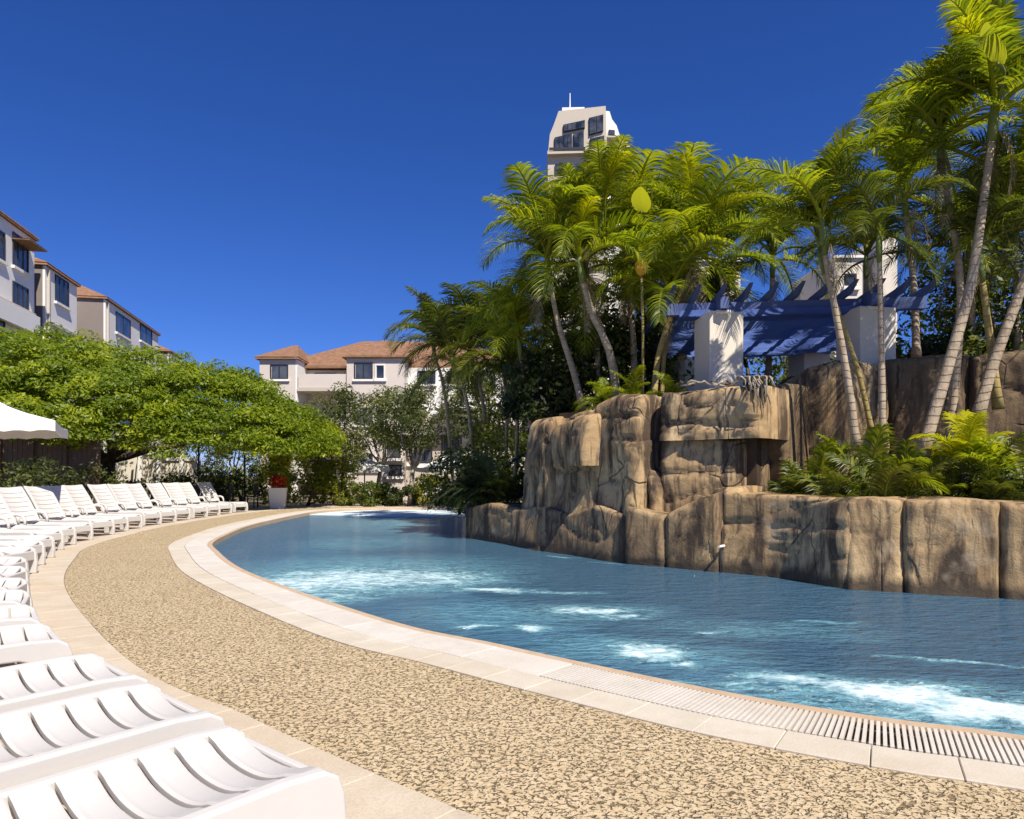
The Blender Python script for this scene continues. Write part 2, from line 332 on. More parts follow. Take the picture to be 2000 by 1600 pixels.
# even arc-length resampling
acc = [0.0]
for a, b in zip(EDGE, EDGE[1:]): acc.append(acc[-1]+(b-a).length)
TOT = acc[-1]; acc_np = np.array(acc); E_np = np.array([tuple(p) for p in EDGE])
def edge_at(s, off=0.0, z=0.0):
    p = np.array([np.interp(s, acc_np, E_np[:, k]) for k in (0, 1)])
    a = np.array([np.interp(s-.35, acc_np, E_np[:, k]) for k in (0, 1)]); b = np.array([np.interp(s+.35, acc_np, E_np[:, k]) for k in (0, 1)])
    d = (b-a)/max(1e-6, np.linalg.norm(b-a)); n = np.array([-d[1], d[0]])
    q = p+n*off; return Vector((q[0], q[1], z))
def edge_n(s):
    a = edge_at(s, 0); b = edge_at(s, 1); return (b-a).normalized()
def s_near(x, y):
    return float(acc_np[np.argmin((E_np[:, 0]-x)**2+(E_np[:, 1]-y)**2)])
def band(name, s0, s1, o0, o1, z0, z1, mat, parent=None, step=.12):
    n = max(2, int((s1-s0)/step)+1); mb = []; f = []
    for i in range(n):
        s = s0+(s1-s0)*i/(n-1)
        mb += [edge_at(s, o0, z0), edge_at(s, o1, z0), edge_at(s, o1, z1), edge_at(s, o0, z1)]
    for i in range(n-1):
        b = i*4
        for k in range(4): f.append((b+k, b+4+k, b+4+(k+1) % 4, b+(k+1) % 4))
    f += [(0, 1, 2, 3), ((n-1)*4+3, (n-1)*4+2, (n-1)*4+1, (n-1)*4)]
    return obj(name, mb, f, mat, parent)
from mathutils.geometry import tessellate_polygon
def sheet(name, outer, holes, z, mat):
    loops = [[Vector((p[0], p[1], 0)) for p in l] for l in [outer]+holes]
    tri = tessellate_polygon(loops); v = [Vector((p.x, p.y, z)) for l in loops for p in l]
    me = mesh(name, v, [tuple(t) for t in tri])
    bm = bmesh.new(); bm.from_mesh(me); bmesh.ops.recalc_face_normals(bm, faces=bm.faces)
    if sum(q.normal.z for q in bm.faces) < 0: bmesh.ops.reverse_faces(bm, faces=bm.faces)
    bm.to_mesh(me); bm.free(); return link(name, me, mat)
sN = 70
far_side = [(2.6, 24), (2.2, 18), (.75, 15.8), (2.0, 13.3), (3.3, 11.5), (4.6, 10.6), (6.4, 9.2), (8.5, 7.2), (11.5, 4), (13.5, 1), (12, -2)]
ring = [edge_at(TOT*i/239) for i in range(240)]
pool_loop = [(p.x, p.y) for p in ring]+far_side
tag(sheet('ground', [(-1500,-1500),(1500,-1500),(1500,1500),(-1500,1500)], [[(edge_at(TOT*i/239, .05).x, edge_at(TOT*i/239, .05).y) for i in range(240)]+far_side], -.02, M['ground']), kind='structure')
tag(sheet('pool_floor', pool_loop, [], -1.25, M['basin']), kind='structure')
tag(band('pool_wall', 0, TOT, 0, .14, -1.3, -.03, M['basin'], None, .2), kind='structure')
fs = s_near(-6.6, 33.0)
s_a = s_near(-6.85, 24.4); shelf = [edge_at(TOT-.02-(TOT-.02-s_a)*i/40, -.004) for i in range(41)]+[Vector((-4.6, 23.6, 0)), Vector((2.0, 23.2, 0))]
tag(MB().prism([(p.x, p.y) for p in shelf], -1.2, -.062).build('pool_shelf', M['shelf']), kind='structure')
wl = [(edge_at(TOT*i/239, -.004).x, edge_at(TOT*i/239, -.004).y) for i in range(240)]+far_side
tag(sheet('pool_water', wl, [], -.08, M['water']), kind='structure')
# lounger terrace and far terrace sheets
tag(band('terrace_paving', 0, TOT-.01, 2.38, 7.2, -.06, -.004, M['paving'], None, .3), kind='structure')
tag(band('pebbled_path', 0, TOT-.01, .70, 2.0, -.05, .002, M['pebble'], None, .12), kind='structure')
cop = tag(empty('pool_coping'), kind='structure')
strip = tag(empty('path_border'), kind='structure')
sR = s_near(3.6, 2.8); sA = s_near(-4.2, 10.6)
def tiles(name, s0, s1, ln, o0, o1, z0, z1, mat, parent, gap=.0035):
    n = max(1, round((s1-s0)/ln)); l = (s1-s0)/n
    for i in range(n):
        dz = random.uniform(-.0012, .0012); g = gap*random.uniform(.7, 1.4)
        bevel(band(name, s0+i*l+g/2, s0+(i+1)*l-g/2, o0, o1, z0, z1+dz, mat, parent, .16), .004, 1)
tiles('coping_tile', sR-3, sA, .33, .435, .697, -.04, .012, M['coping'], cop)
tiles('coping_tile', sA, TOT-.05, 1.0, .435, .697, -.04, .012, M['coping'], cop, .012)
band('edge_lip', 0, TOT, -.02, .058, -.14, .010, M['lip'], cop, .08)
tiles('border_tile', sR-3, s_near(-5.5, 13), .42, 2.004, 2.376, -.04, .008, M['strip'], strip)
tiles('border_tile', s_near(-5.5, 13), TOT-.05, 1.1, 2.004, 2.376, -.04, .008, M['strip'], strip, .012)
# overflow grating: white slats laid across the gutter on two bearer rails
sg0 = s_near(.1, 5.1) ; sg0 = s_near(*G(1130, 1296).xy)
tiles('gutter_tile', sg0+.004, sA, .66, .062, .431, -.04, .014, M['gutter'], cop)
tiles('gutter_tile', sA, TOT-.05, 1.3, .062, .431, -.04, .014, M['gutter'], cop, .01)
band('gutter_channel', sR-3, sg0-.004, .062, .431, -.16, -.055, M['grate_void'], cop)
grate = tag(empty('overflow_grating', edge_at(sg0, .25)), 'white slatted overflow grating let into the pool coping', 'grating')
for o in (.15, .34): band('bearer_rail', sR-1, sg0-.01, o-.008, o+.008, -.05, -.012, M['gutter'], grate)
sm = MB().box(-.0085, .0085, .068, .425, -.012, .013); sm_me = mesh('slat', sm.v, sm.f); sm_me.materials.append(M['gutter'])
s = sg0-.02; k = 0
while s > sR-.4 and k < 230:
    p = edge_at(s); n = edge_n(s); o = bpy.data.objects.new('slat', sm_me); COL.objects.link(o); o.parent = grate
    o.location = p-Vector(grate.location); o.rotation_euler.z = math.atan2(n.y, n.x)-R(90); s -= .0275; k += 1

# ------------------------------------------------------------------ artificial rock wall
RW = [(860,1042),(909,1052),(1050,1077),(1200,1101),(1350,1114),(1500,1128),(1640,1152),(1850,1167),(2000,1175),(2300,1200)]
RWx = [p[0] for p in RW]; RWy = [G(p[0], p[1], -.08).y for p in RW]
def rdepth(px): return float(np.interp(px, RWx, RWy))
def rp(px, d=0.0):                                    # plan point d metres behind the waterline
    Y = rdepth(px)+d; return Vector((xat(px, Y), Y, 0))
def rock_block(name, path, tops, z0, thick, seed, mat, parent, rough=1.0, r=.16, res=.055, lean=.06, cuts=()):
    """swept slab with rounded ends, a rounded top edge and uneven weathered faces"""
    pts = [Vector((p[0], p[1], 0)) for p in path]; L = [0]
    for a, b in zip(pts, pts[1:]): L.append(L[-1]+(b-a).length)
    tl = L[-1]; nu = max(8, int(tl/res)); verts = []; faces = []
    zmax = max(tops); nv = max(8, int((zmax-z0)/res)); nt = 7; so = Vector((seed*3.7, seed*1.3, seed*2.1))
    X = [p.x for p in pts]; Yv = [p.y for p in pts]
    for i in range(nu+1):
        s = tl*i/nu
        x, y = np.interp(s, L, X), np.interp(s, L, Yv); a = max(0, s-.2); b = min(tl, s+.2)
        d = Vector((np.interp(b, L, X)-np.interp(a, L, X), np.interp(b, L, Yv)-np.interp(a, L, Yv), 0)).normalized()
        n = Vector((d.y, -d.x, 0))                    # towards the pool
        zt = float(np.interp(s/tl, np.linspace(0, 1, len(tops)), tops))+.07*rough*noise.noise(Vector((s*1.5, seed*9.1, 0)))
        e = min(s, tl-s); endin = r*1.3*(1-math.sqrt(max(0, 1-((r-e)/r)**2))) if e < r else 0
        prof = []
        for j in range(nv+1): prof.append((0, z0+(zt-r-z0)*j/nv))
        for j in range(1, nt): t = math.pi/2*j/nt; prof.append((r*(1-math.cos(t)), zt-r+r*math.sin(t)))
        for j in range(5): prof.append((r+(thick-r)*j/4, zt))
        prof.append((thick, z0))
        for q, (dd, z) in enumerate(prof):
            p = Vector((x, y, z))-n*(dd+endin+lean*max(0, z-z0))
            if q < len(prof)-2:
                w = p*1.0+so
                a1 = .20*noise.noise(Vector((w.x*.8, w.y*.8, w.z*1.0)))+.05*fbm(Vector((w.x*2.4, w.y*2.4, w.z*1.6)), 3)
                rd = abs(noise.noise(Vector((w.x*1.9, w.y*1.9, w.z*.75))+Vector((5, 1, 0)))); a1 -= .08*max(0, 1-rd/.03)*max(0, min(1, 3*noise.noise(w*.7)))
                hd = abs(noise.noise(Vector((w.x*.5, w.y*.5, w.z*2.3)))); a1 -= .07*max(0, 1-hd/.03)
                a1 += .012*noise.noise(w*9)
                for cz in cuts:
                    cc = abs(z-cz-.06*noise.noise(Vector((s*2.2, cz*7, seed)))); a1 -= .10*max(0, 1-cc/.05)
                p = p+n*a1*rough*(.35 if q > nv+nt else 1)
                if q > nv+nt: p.z += .05*rough*noise.noise(p*2.3+so)
            verts.append(p)
    m = nv+1+nt-1+6
    for i in range(nu):
        for q in range(m-1): faces.append((i*m+q, (i+1)*m+q, (i+1)*m+q+1, i*m+q+1))
    faces.append(tuple(range(m))); faces.append(tuple(nu*m+q for q in range(m))[::-1])
    return obj(name, verts, faces, mat, parent, smooth=True)
rock = tag(empty('rock_wall', rp(1400, .6)), 'weathered tan artificial rock wall rising in two tiers from the pool', 'rock wall')
def lower(px0, px1, tops, seed, dd=0, mat='rock', cuts=()):
    n = 5; rock_block('rock_panel', [rp(px0+(px1-px0)*i/n, dd) for i in range(n+1)], tops, -1.0, 1.7, seed, M[mat], rock, .42, .075, cuts=cuts, lean=.05)
lower(903, 1052, (.58, .70, .64, .76), 1, 0, 'rock_brown'); lower(1046, 1216, (.72, .62, .78, .66), 2, .05, 'rock_brown'); lower(1210, 1296, (.80, .68), 3, -.03, 'rock_brown'); lower(1290, 1404, (.66, .88, 1.04), 4, -.02, 'rock')
lower(1396, 1655, (1.06, 1.00, .97, 1.0), 5, .0, cuts=(.62,)); lower(1648, 1768, (1.0, .98), 6, .03); lower(1762, 1964, (.97, 1.0, .97), 7, 0); lower(1958, 2120, (.97, .96), 8, .03); lower(2112, 2290, (.95, .9), 9, 0)
def upper(px0, px1, d0, d1, ytops, z0, thick, seed, mat='rock', rough=.8, cuts=(), lean=.05, r=.14):
    n = 6; path = [rp(px0+(px1-px0)*i/n, d0+(d1-d0)*i/n) for i in range(n+1)]
    k = len(ytops); tops = [zat(y, np.interp(i/(k-1), [0, 1], [path[0].y, path[-1].y])) for i, y in enumerate(ytops)]
    rock_block('rock_face', path, tops, z0, thick, seed, M[mat], rock, rough, r, cuts=cuts, lean=lean)
upper(1008, 1046, .38, .32, (822, 812), .3, .9, 11, r=.22); upper(1040, 1072, .24, .22, (826, 815), .3, .9, 12, r=.18)
upper(1066, 1150, .22, .2, (840, 806, 800), .3, 1.2, 13, cuts=(1.35,)); upper(1098, 1146, .02, .0, (812, 806), 1.42, .6, 14, rough=.5, r=.2)
upper(1140, 1248, .30, .22, (786, 768, 768), .3, 1.6, 15, cuts=(2.2, 1.2)); upper(1196, 1242, .10, .06, (862, 856), .3, .7, 16, r=.2, rough=.7)
upper(1236, 1292, .95, .85, (776, 776), .3, 1.2, 17, mat='rock_stain_shade'); upper(1250, 1290, .35, .3, (905, 940), .3, .6, 25, r=.2)  # set-back block takes the dark mix as recess shade
upper(1280, 1486, .42, .40, (764, 757, 752, 748), 1.78, 1.9, 18, rough=.75, cuts=(2.02,)); upper(1284, 1440, .46, .50, (850, 858), .5, 1.4, 19, rough=.6, cuts=(1.3,), r=.08)
upper(1376, 1446, .08, .10, (956, 950), .5, .7, 20, r=.2, rough=.6); upper(1340, 1386, .12, .1, (962, 976), .5, .5, 26, r=.16, rough=.7)
upper(1428, 1490, .95, 1.0, (850, 850), .5, 1.0, 27, mat='rock_stain_shade', rough=.6)  # shadow beside the projecting block painted as darker rock
upper(1470, 1532, 1.25, 1.35, (748, 748), .4, 1.0, 21, mat='rock_stain_shade', rough=1.1)  # deep recess darkened in its colour for shade
upper(1512, 1750, 2.0, 2.7, (752, 716, 702, 703, 716), .4, 1.4, 22, rough=.6, cuts=(1.6,))
upper(1738, 1912, 3.2, 3.4, (694, 688), .4, 1.4, 23, mat='rock_stain_shade', rough=.7); upper(1900, 2150, 3.2, 3.0, (690, 676, 680), .4, 1.4, 24, mat='rock_stain_shade', rough=.7)
# planted ground behind and above the wall
bed = [rp(930, .7), rp(1050, .75), rp(1300, .9), rp(1420, .9), rp(1480, .8), rp(1650, .6), rp(1900, .55), rp(2280, .6), rp(2280, 3.2), rp(1900, 3.4), rp(1750, 3.0), rp(1500, 2.4), rp(1000, 1.7)]
tag(MB().prism([(p.x, p.y) for p in bed], -.6, .55).build('planting_bed', M['soil']), kind='structure')
mound = [rp(1092, 1.2), rp(1250, 1.5), rp(1300, .9), rp(1478, .9), rp(1530, 2.5), rp(1740, 3.9), rp(2150, 4.2), Vector((20, 18, 0)), Vector((8, 26, 0)), Vector((3.2, 24, 0)), Vector((1.7, 17.5, 0))]
tag(MB().prism([(p.x, p.y) for p in mound], -.6, 2.42).build('garden_mound', M['soil']), kind='structure')
hi = [rp(1545, 2.9), rp(1740, 4.0), rp(2150, 4.3), Vector((20, 17.5, 0)), Vector((8.5, 24, 0)), Vector((5.2, 15.5, 0))]
tag(MB().prism([(p.x, p.y) for p in hi], 2.3, 2.92).build('upper_terrace', M['soil']), kind='structure')
# small white spout light on the rock face with its conduit
sp = at(1405, 1068, rdepth(1405)-.10)
sl = tag(empty('wall_light', sp), 'tiny white lamp on a thin conduit fixed low on the rock wall', 'wall light')
MB().tube([sp+Vector((.10, .12, 0)), sp], .018, 8).build('lamp_head', M['white_render'], sl); MB().tube([sp+Vector((.02, .03, -.02)), sp+Vector((.02, .03, -.5))], .007, 6).build('conduit', M['dark_metal'], sl)
# dried root tangle hanging over the rock edge
rt = tag(empty('root_tangle', at(1468, 745, rdepth(1468)+.3)), 'pale dry roots hanging over the top edge of the rock wall', 'roots')
for i in range(16):
    x = 1440+random.random()*52; d = rdepth(1468)+.34+random.uniform(-.04, .25); p0 = at(x, 738+random.random()*8, d+.2); pts = [p0]
    ln = random.uniform(.15, .42)
    for k in range(1, 6): t = k/5; pts.append(p0+Vector((random.uniform(-.03, .03)+t*.05, -.28*min(1, t*2), .03*math.sin(t*3)-ln*t*t)))
    MB().tube(pts, [.02*(1-.13*k) for k in range(6)], 5).build('root', M['pale_bark'], rt, True)
for i in range(12):
    x = 1312+random.random()*120; d = rdepth(x)+.45+random.uniform(0, .3); p0 = at(x, 750, d); a = random.uniform(-.5, .5); ln = random.uniform(.15, .4)
    MB().tube([p0+Vector((ln*k/3*math.cos(a), ln*k/3*math.sin(a), .03*math.sin(k*1.3+i)+random.uniform(-.015, .02))) for k in range(4)], [.012, .02, .016, .006], 5).build('root', M['bark' if i % 2 else 'pale_bark'], rt, True)

# ------------------------------------------------------------------ pergola with shade cloth
PZ = 4.06
pg = tag(empty('pergola', (4.8, 13.6, 2.9)), 'pergola of square cream columns carrying blue timbers and a blue shade cloth', 'pergola')
def column(cx, cy, w, rz, z0=2.4):
    Mx = Matrix.Translation((cx, cy, 0)) @ Matrix.Rotation(rz, 4, 'Z')
    bevel(MB().box(-w/2, w/2, -w/2, w/2, z0, PZ, Mx).build('column', M['column_render'], pg), .015)
c1, c2, c3, c4 = (xat(1403, 12.5), 12.5), (xat(1690, 12.2), 12.2), (xat(1338, 15.9), 15.9), (xat(1580, 15.6), 15.6)
for c, w in ((c1, .62), (c2, .66), (c3, .5), (c4, .62)): column(c[0], c[1], w, R(10))
def beam(name, a, b, w, z0, z1, ext=0):
    a = Vector((*a, 0)); b = Vector((*b, 0)); d = (b-a).normalized(); a = a-d*ext; b = b+d*ext; n = Vector((-d.y, d.x, 0))*w/2
    mb = MB(); mb.add([a-n+Vector((0,0,z0)), b-n+Vector((0,0,z0)), b+n+Vector((0,0,z0)), a+n+Vector((0,0,z0)), a-n+Vector((0,0,z1)), b-n+Vector((0,0,z1)), b+n+Vector((0,0,z1)), a+n+Vector((0,0,z1))], [(3,2,1,0),(4,5,6,7),(0,1,5,4),(1,2,6,5),(2,3,7,6),(3,0,4,7)])
    return mb.build(name, M['pergola_paint'], pg)
beam('beam', c1, c2, .16, PZ+.002, PZ+.2, .95); beam('beam', c3, c4, .16, PZ+.002, PZ+.2, .9); beam('beam', c1, c3, .14, PZ+.003, PZ+.196, .5); beam('beam', c2, c4, .14, PZ+.003, PZ+.196, .5)
for i in range(11):                                   # rafters with pointed upswept tails
    t = -.36+i*.172; a = Vector((c1[0]+(c2[0]-c1[0])*t, c1[1]+(c2[1]-c1[1])*t, 0)); b = Vector((c3[0]+(c4[0]-c3[0])*t, c3[1]+(c4[1]-c3[1])*t, 0))
    d = (b-a).normalized(); n = Vector((-d.y, d.x, 0))*.03; a2 = a-d*.75; b2 = b+d*.6; z = PZ+.203
    prof = [(a2, z+.15), (a2+d*.35, z), (b2-d*.35, z), (b2, z+.15), (b2-d*.42, z+.12), (a2+d*.42, z+.12)]
    v = [p-n+Vector((0,0,q)) for p, q in prof]+[p+n+Vector((0,0,q)) for p, q in prof]; k = 6
    obj('rafter', v, [tuple(range(k)), tuple(range(k, 2*k))[::-1]]+[(j, k+j, k+(j+1) % k, (j+1) % k) for j in range(k)], M['pergola_paint'], pg)
def shade_cloth():                                    # sagging pleated cloth slung under the rafters
    V = []; F = []; nu, nv = 26, 60
    for i in range(nu+1):
        for j in range(nv+1):
            u, w = i/nu, j/nv; uu = -.28+1.42*u; a = Vector((c1[0]+(c2[0]-c1[0])*uu, c1[1]+(c2[1]-c1[1])*uu, 0)); b = Vector((c3[0]+(c4[0]-c3[0])*uu, c3[1]+(c4[1]-c3[1])*uu, 0))
            p = a.lerp(b, -.08+1.12*w); fold = .045*abs(math.sin(w*math.pi*7)); sag = .30*math.sin(math.pi*w)*(.55+.45*math.sin(math.pi*u))
            p.z = PZ+.03-.18*w-sag*.55-fold+.025*noise.noise(Vector((u*4, w*9, 3))); V.append(p)
    for i in range(nu):
        for j in range(nv): q = i*(nv+1)+j; F.append((q, q+1, q+nv+2, q+nv+1))
    obj('shade_cloth', V, F, M['shade'], pg, True)
shade_cloth()
for (cx, cy) in (c1, c2):                             # small dark/white lamps on the column heads
    p = Vector((cx-.02, cy-.36, PZ-.03)); l = MB().tube([p+Vector((-.12, 0, 0)), p+Vector((.12, 0, 0))], .035, 8).build('lamp', M['white_render'], pg); MB().tube([p+Vector((0, 0, .02)), p+Vector((0, 0, .12))], [.05, .03], 8).build('lamp_hood', M['dark_metal'], l)

# ------------------------------------------------------------------ sun loungers
def make_lounger():
    root = empty('sun_lounger'); root.rotation_mode = 'XYZ'; W2 = .315
    P = M['plastic']
    # local axes: x runs from foot (0) to head, y across, z up
    prof_top = [(0.0, 0), (-.012, .12), (.0, .25), (.02, .305), (.07, .335), (.2, .343), (.5, .335), (.9, .325), (1.2, .34), (1.45, .345), (1.75, .335), (1.84, .31), (1.87, .25), (1.88, .12), (1.86, 0)]
    prof_bot = [(1.77, 0), (1.76, .14), (1.70, .215), (1.58, .235), (1.36, .235), (1.28, .21), (1.24, .14), (1.235, 0), (1.135, 0), (1.12, .14), (1.06, .22), (.9, .238), (.5, .245), (.25, .24), (.16, .205), (.105, .13), (.1, 0)]
    for sgn in (-1, 1):
        poly = prof_top+prof_bot; n = len(poly); y0, y1 = sgn*W2, sgn*(W2-.052)
        v = [(x, y0, z) for x, z in poly]+[(x, y1, z) for x, z in poly]
        f = [tuple(range(n)), tuple(range(n, 2*n))[::-1]]+[(i, n+i, n+(i+1) % n, (i+1) % n) for i in range(n)]
        o = link('side_frame', mesh('side_frame', v, f), P); o.parent = root; bevel(o, .012, 3)
        arm = [(1.10, .33), (1.115, .43), (1.16, .50), (1.26, .525), (1.42, .52), (1.53, .50), (1.58, .43), (1.60, .33)]
        o = MB().tube([(x, sgn*(W2+.002), z) for x, z in arm], [.026, .026, .03, .032, .032, .03, .026, .026], 8).build('armrest', P, root, True, True)
    for x, z in ((.03, .2), (1.80, .18)): bevel(MB().box(x-.018, x+.018, -W2+.05, W2-.05, z-.03, z+.09).build('end_rail', P, root, False, True), .01, 2)
    # seat slats: shallow dished staves, each lipped over the next
    ns, ny = 10, 12; hw = W2-.055
    sv = []; sf = []; wd = .106
    for k, (x, dz) in enumerate(((0, .0), (.012, .006), (.07, .004), (wd-.012, .010), (wd, .004), (wd, -.016), (0, -.018))):
        for j in range(ny+1):
            t = -1+2*j/ny; y = hw*t; z = .338-.062*(1-abs(t)**2.2)-.010*(abs(t) > .97)
            sv.append((x, y, z+dz))
    for k in range(7):
        for j in range(ny): a = k*(ny+1)+j; b = ((k+1) % 7)*(ny+1)+j; sf.append((a, b, b+1, a+1))
    sf.append(tuple(k*(ny+1) for k in range(7))[::-1]); sf.append(tuple(k*(ny+1)+ny for k in range(7)))
    sme = mesh('seat_slat', sv, sf); sme.materials.append(P); sme.shade_smooth(); sme.set_sharp_from_angle(angle=R(35))
    for i in range(ns):
        o = bpy.data.objects.new('seat_slat', sme); COL.objects.link(o); o.parent = root; o.location = (.055+i*.1185, 0, .006*math.sin(i/9*math.pi)*-1)
    # backrest: two stiles and curved slats
    hx, hz, an = 1.27, .345, R(56); ca, sa = math.cos(an), math.sin(an)
    def B(u, y, w): return (hx+u*ca-w*sa, y, hz+u*sa+w*ca)
    bl = .82
    for sgn in (-1, 1):
        vb = []
        for u in (0, .2, .5, .78, bl):
            for y, w in ((sgn*(W2-.07), -.015), (sgn*(W2-.012), -.015), (sgn*(W2-.012), .02), (sgn*(W2-.07), .02)): vb.append(B(u, y, w+.02*math.sin(u/bl*math.pi)))
        f = [(i*4+k, i*4+(k+1) % 4, (i+1)*4+(k+1) % 4, (i+1)*4+k) for i in range(4) for k in range(4)]+[(3, 2, 1, 0), (16, 17, 18, 19)]
        o = link('back_stile', mesh('back_stile', vb, f), P); o.parent = root; bevel(o, .008, 2)
    hb = W2-.072
    for i in range(7):
        u0 = .03+i*.108; u1 = u0+.098; 
        if i == 6: u1 = bl
        v = []; f = []
        for (u, w) in ((u0, .0), (u0, .014), (u1, .014), (u1, .0)):
            for j in range(9):
                t = -1+2*j/8; v.append(B(u, hb*t, w-.03*(1-t*t)+.02*math.sin(u/bl*math.pi)))
        for k in range(4):
            for j in range(8): a = k*9+j; b = ((k+1) % 4)*9+j; f.append((a, a+1, b+1, b))
        f += [(0, 9, 18, 27), (8, 35, 26, 17)]
        o = link('back_slat', mesh('back_slat', v, f), P); o.parent = root; o.data.shade_smooth(); o.data.set_sharp_from_angle(angle=R(35))
    for q in (-hb, hb): MB().tube([B(.5, q, -.03), (1.72, q, .30)], .012, 6).build('back_strut', P, root, False, True)
    return root
def copy_tree(o, parent=None):
    c = o.copy(); COL.objects.link(c); c.parent = parent
    for ch in list(o.children): copy_tree(ch, c)
    return c
proto = make_lounger()
tag(proto, 'white moulded plastic sun lounger with slatted seat in the curved row beside the pebbled path', 'sun lounger', 'sun loungers lined up along the path')
spots = []                                            # (foot centre, extra turn)
for p in ((-.76, 2.46), (-1.335, 3.0), (-1.885, 3.52)): spots.append((p, 0))
sC = s_near(*(Vector((-1.885, 3.52, 0))-edge_n(s_near(-.3, 5.4))*2.6).xy)
prev = Vector((-1.885, 3.52)); ss = sC
while ss < TOT:
    ss += .02; q = edge_at(ss, 2.46)
    if (q.xy-prev).length >= (1.05 if len(spots) == 3 else .80 if q.y < 6.5 else .98 if len(spots) % 3 else 1.3):
        prev = q.xy.copy(); spots.append(((q.x, q.y), 0))
        if q.y > 24: break
n1 = Vector((.605, .796))
for i, ((x, y), tw) in enumerate(spots):
    o = proto if i == 0 else copy_tree(proto)
    n = edge_n(s_near(x, y))
    o.location = (x, y, .008); o.rotation_euler.z = R(float(np.interp(y, [2.5, 3.6, 5, 7.5, 10, 13, 25], [229, 227, 216, 192, 174, 168, 160]))+(random.uniform(-2.5, 2.5) if i > 2 else 0))
print('LOUNGERS', len(spots))

# ------------------------------------------------------------------ palms
def frond_mesh(name, L, elev, droop, seed, nl=52, leaf=.40, wid=.0092, vee=.55, limp=.85):
    r = random.Random(seed); V = []; Q = []; rnd = []
    ang = R(elev); p = Vector((0, 0, 0)); ns = 14; spine = [p.copy()]; tang = []
    for i in range(ns):
        t = (i+.5)/ns; a = ang-R(droop)*t**1.35; d = Vector((math.cos(a), 0, math.sin(a))); tang.append(d); p = p+d*(L/ns); spine.append(p.copy())
    tang.append(tang[-1])
    def sp(t):
        x = min(ns-1e-4, t*ns); i = int(x); return spine[i].lerp(spine[i+1], x-i), tang[i].lerp(tang[min(i+1, ns)], x-i).normalized()
    for i in range(ns):                               # rachis, a flat tapering rib of two faces
        w0, w1 = .022*(1-i/ns)+.004, .022*(1-(i+1)/ns)+.004; b = len(V)
        V += [spine[i]+Vector((0, -w0, 0)), spine[i]+Vector((0, w0, 0)), spine[i+1]+Vector((0, w1, 0)), spine[i+1]+Vector((0, -w1, 0)), spine[i]+Vector((0, 0, -w0)), spine[i+1]+Vector((0, 0, -w1))]
        Q += [(b, b+1, b+2, b+3), (b, b+3, b+5, b+4), (b+1, b+4, b+5, b+2)]; rnd += [.9]*3
    for k in range(nl):
        t = .16+.84*(k+.5)/nl; base, d = sp(t)
        for sgn in (-1, 1):
            ln = L*leaf*(math.sin(math.pi*min(1, .12+.88*t))**.55*.75+.22)*r.uniform(.82, 1.12)*(1-.35*t)
            up = d.cross(Vector((0, 1, 0))); up = -up if up.z < 0 else up
            fw = .55+.55*t+r.uniform(-.12, .12)
            dirv = (Vector((0, sgn, 0))+d*fw+up*(vee*r.uniform(.4, 1.3))).normalized()
            b = len(V); c = r.uniform(0, 1); q = base.copy(); w = wid*r.uniform(.8, 1.15); lim = limp*r.uniform(.7, 1.3)
            wv = d*.9+Vector((0, 0, .25))
            for m in range(4):
                tt = m/3; ww = w*(.7, 1, .75, .08)[m]; V += [q-wv*ww, q+wv*ww]
                dv = (dirv+Vector((0, 0, -lim*tt*1.5))).normalized(); q = q+dv*ln/3
            for m in range(3): Q.append((b+2*m, b+2*m+1, b+2*m+3, b+2*m+2)); rnd.append(c)
    return fast_mesh(name, np.array([tuple(v) for v in V]), np.array(Q), rnd)
FR = {}
for ev, dr in ((84, 62), (68, 88), (52, 105), (36, 110), (18, 100), (-4, 78), (-30, 50)):
    for k in range(2): FR[(ev, k)] = frond_mesh('frond', 1.0, ev+k*4, dr-k*8, ev*7+k+500)
FRM = {}
def fr_mesh(ev, k, mat):
    key = (ev, k, mat)
    if key not in FRM:
        m = FR[(ev, k)].copy(); m.name = 'frond'; m.materials.append(M[mat]); FRM[key] = m
    return FRM[key]
EVS = [84, 68, 68, 84, 52, 52, 36, 68, 36, 18, -4, 18, -30]
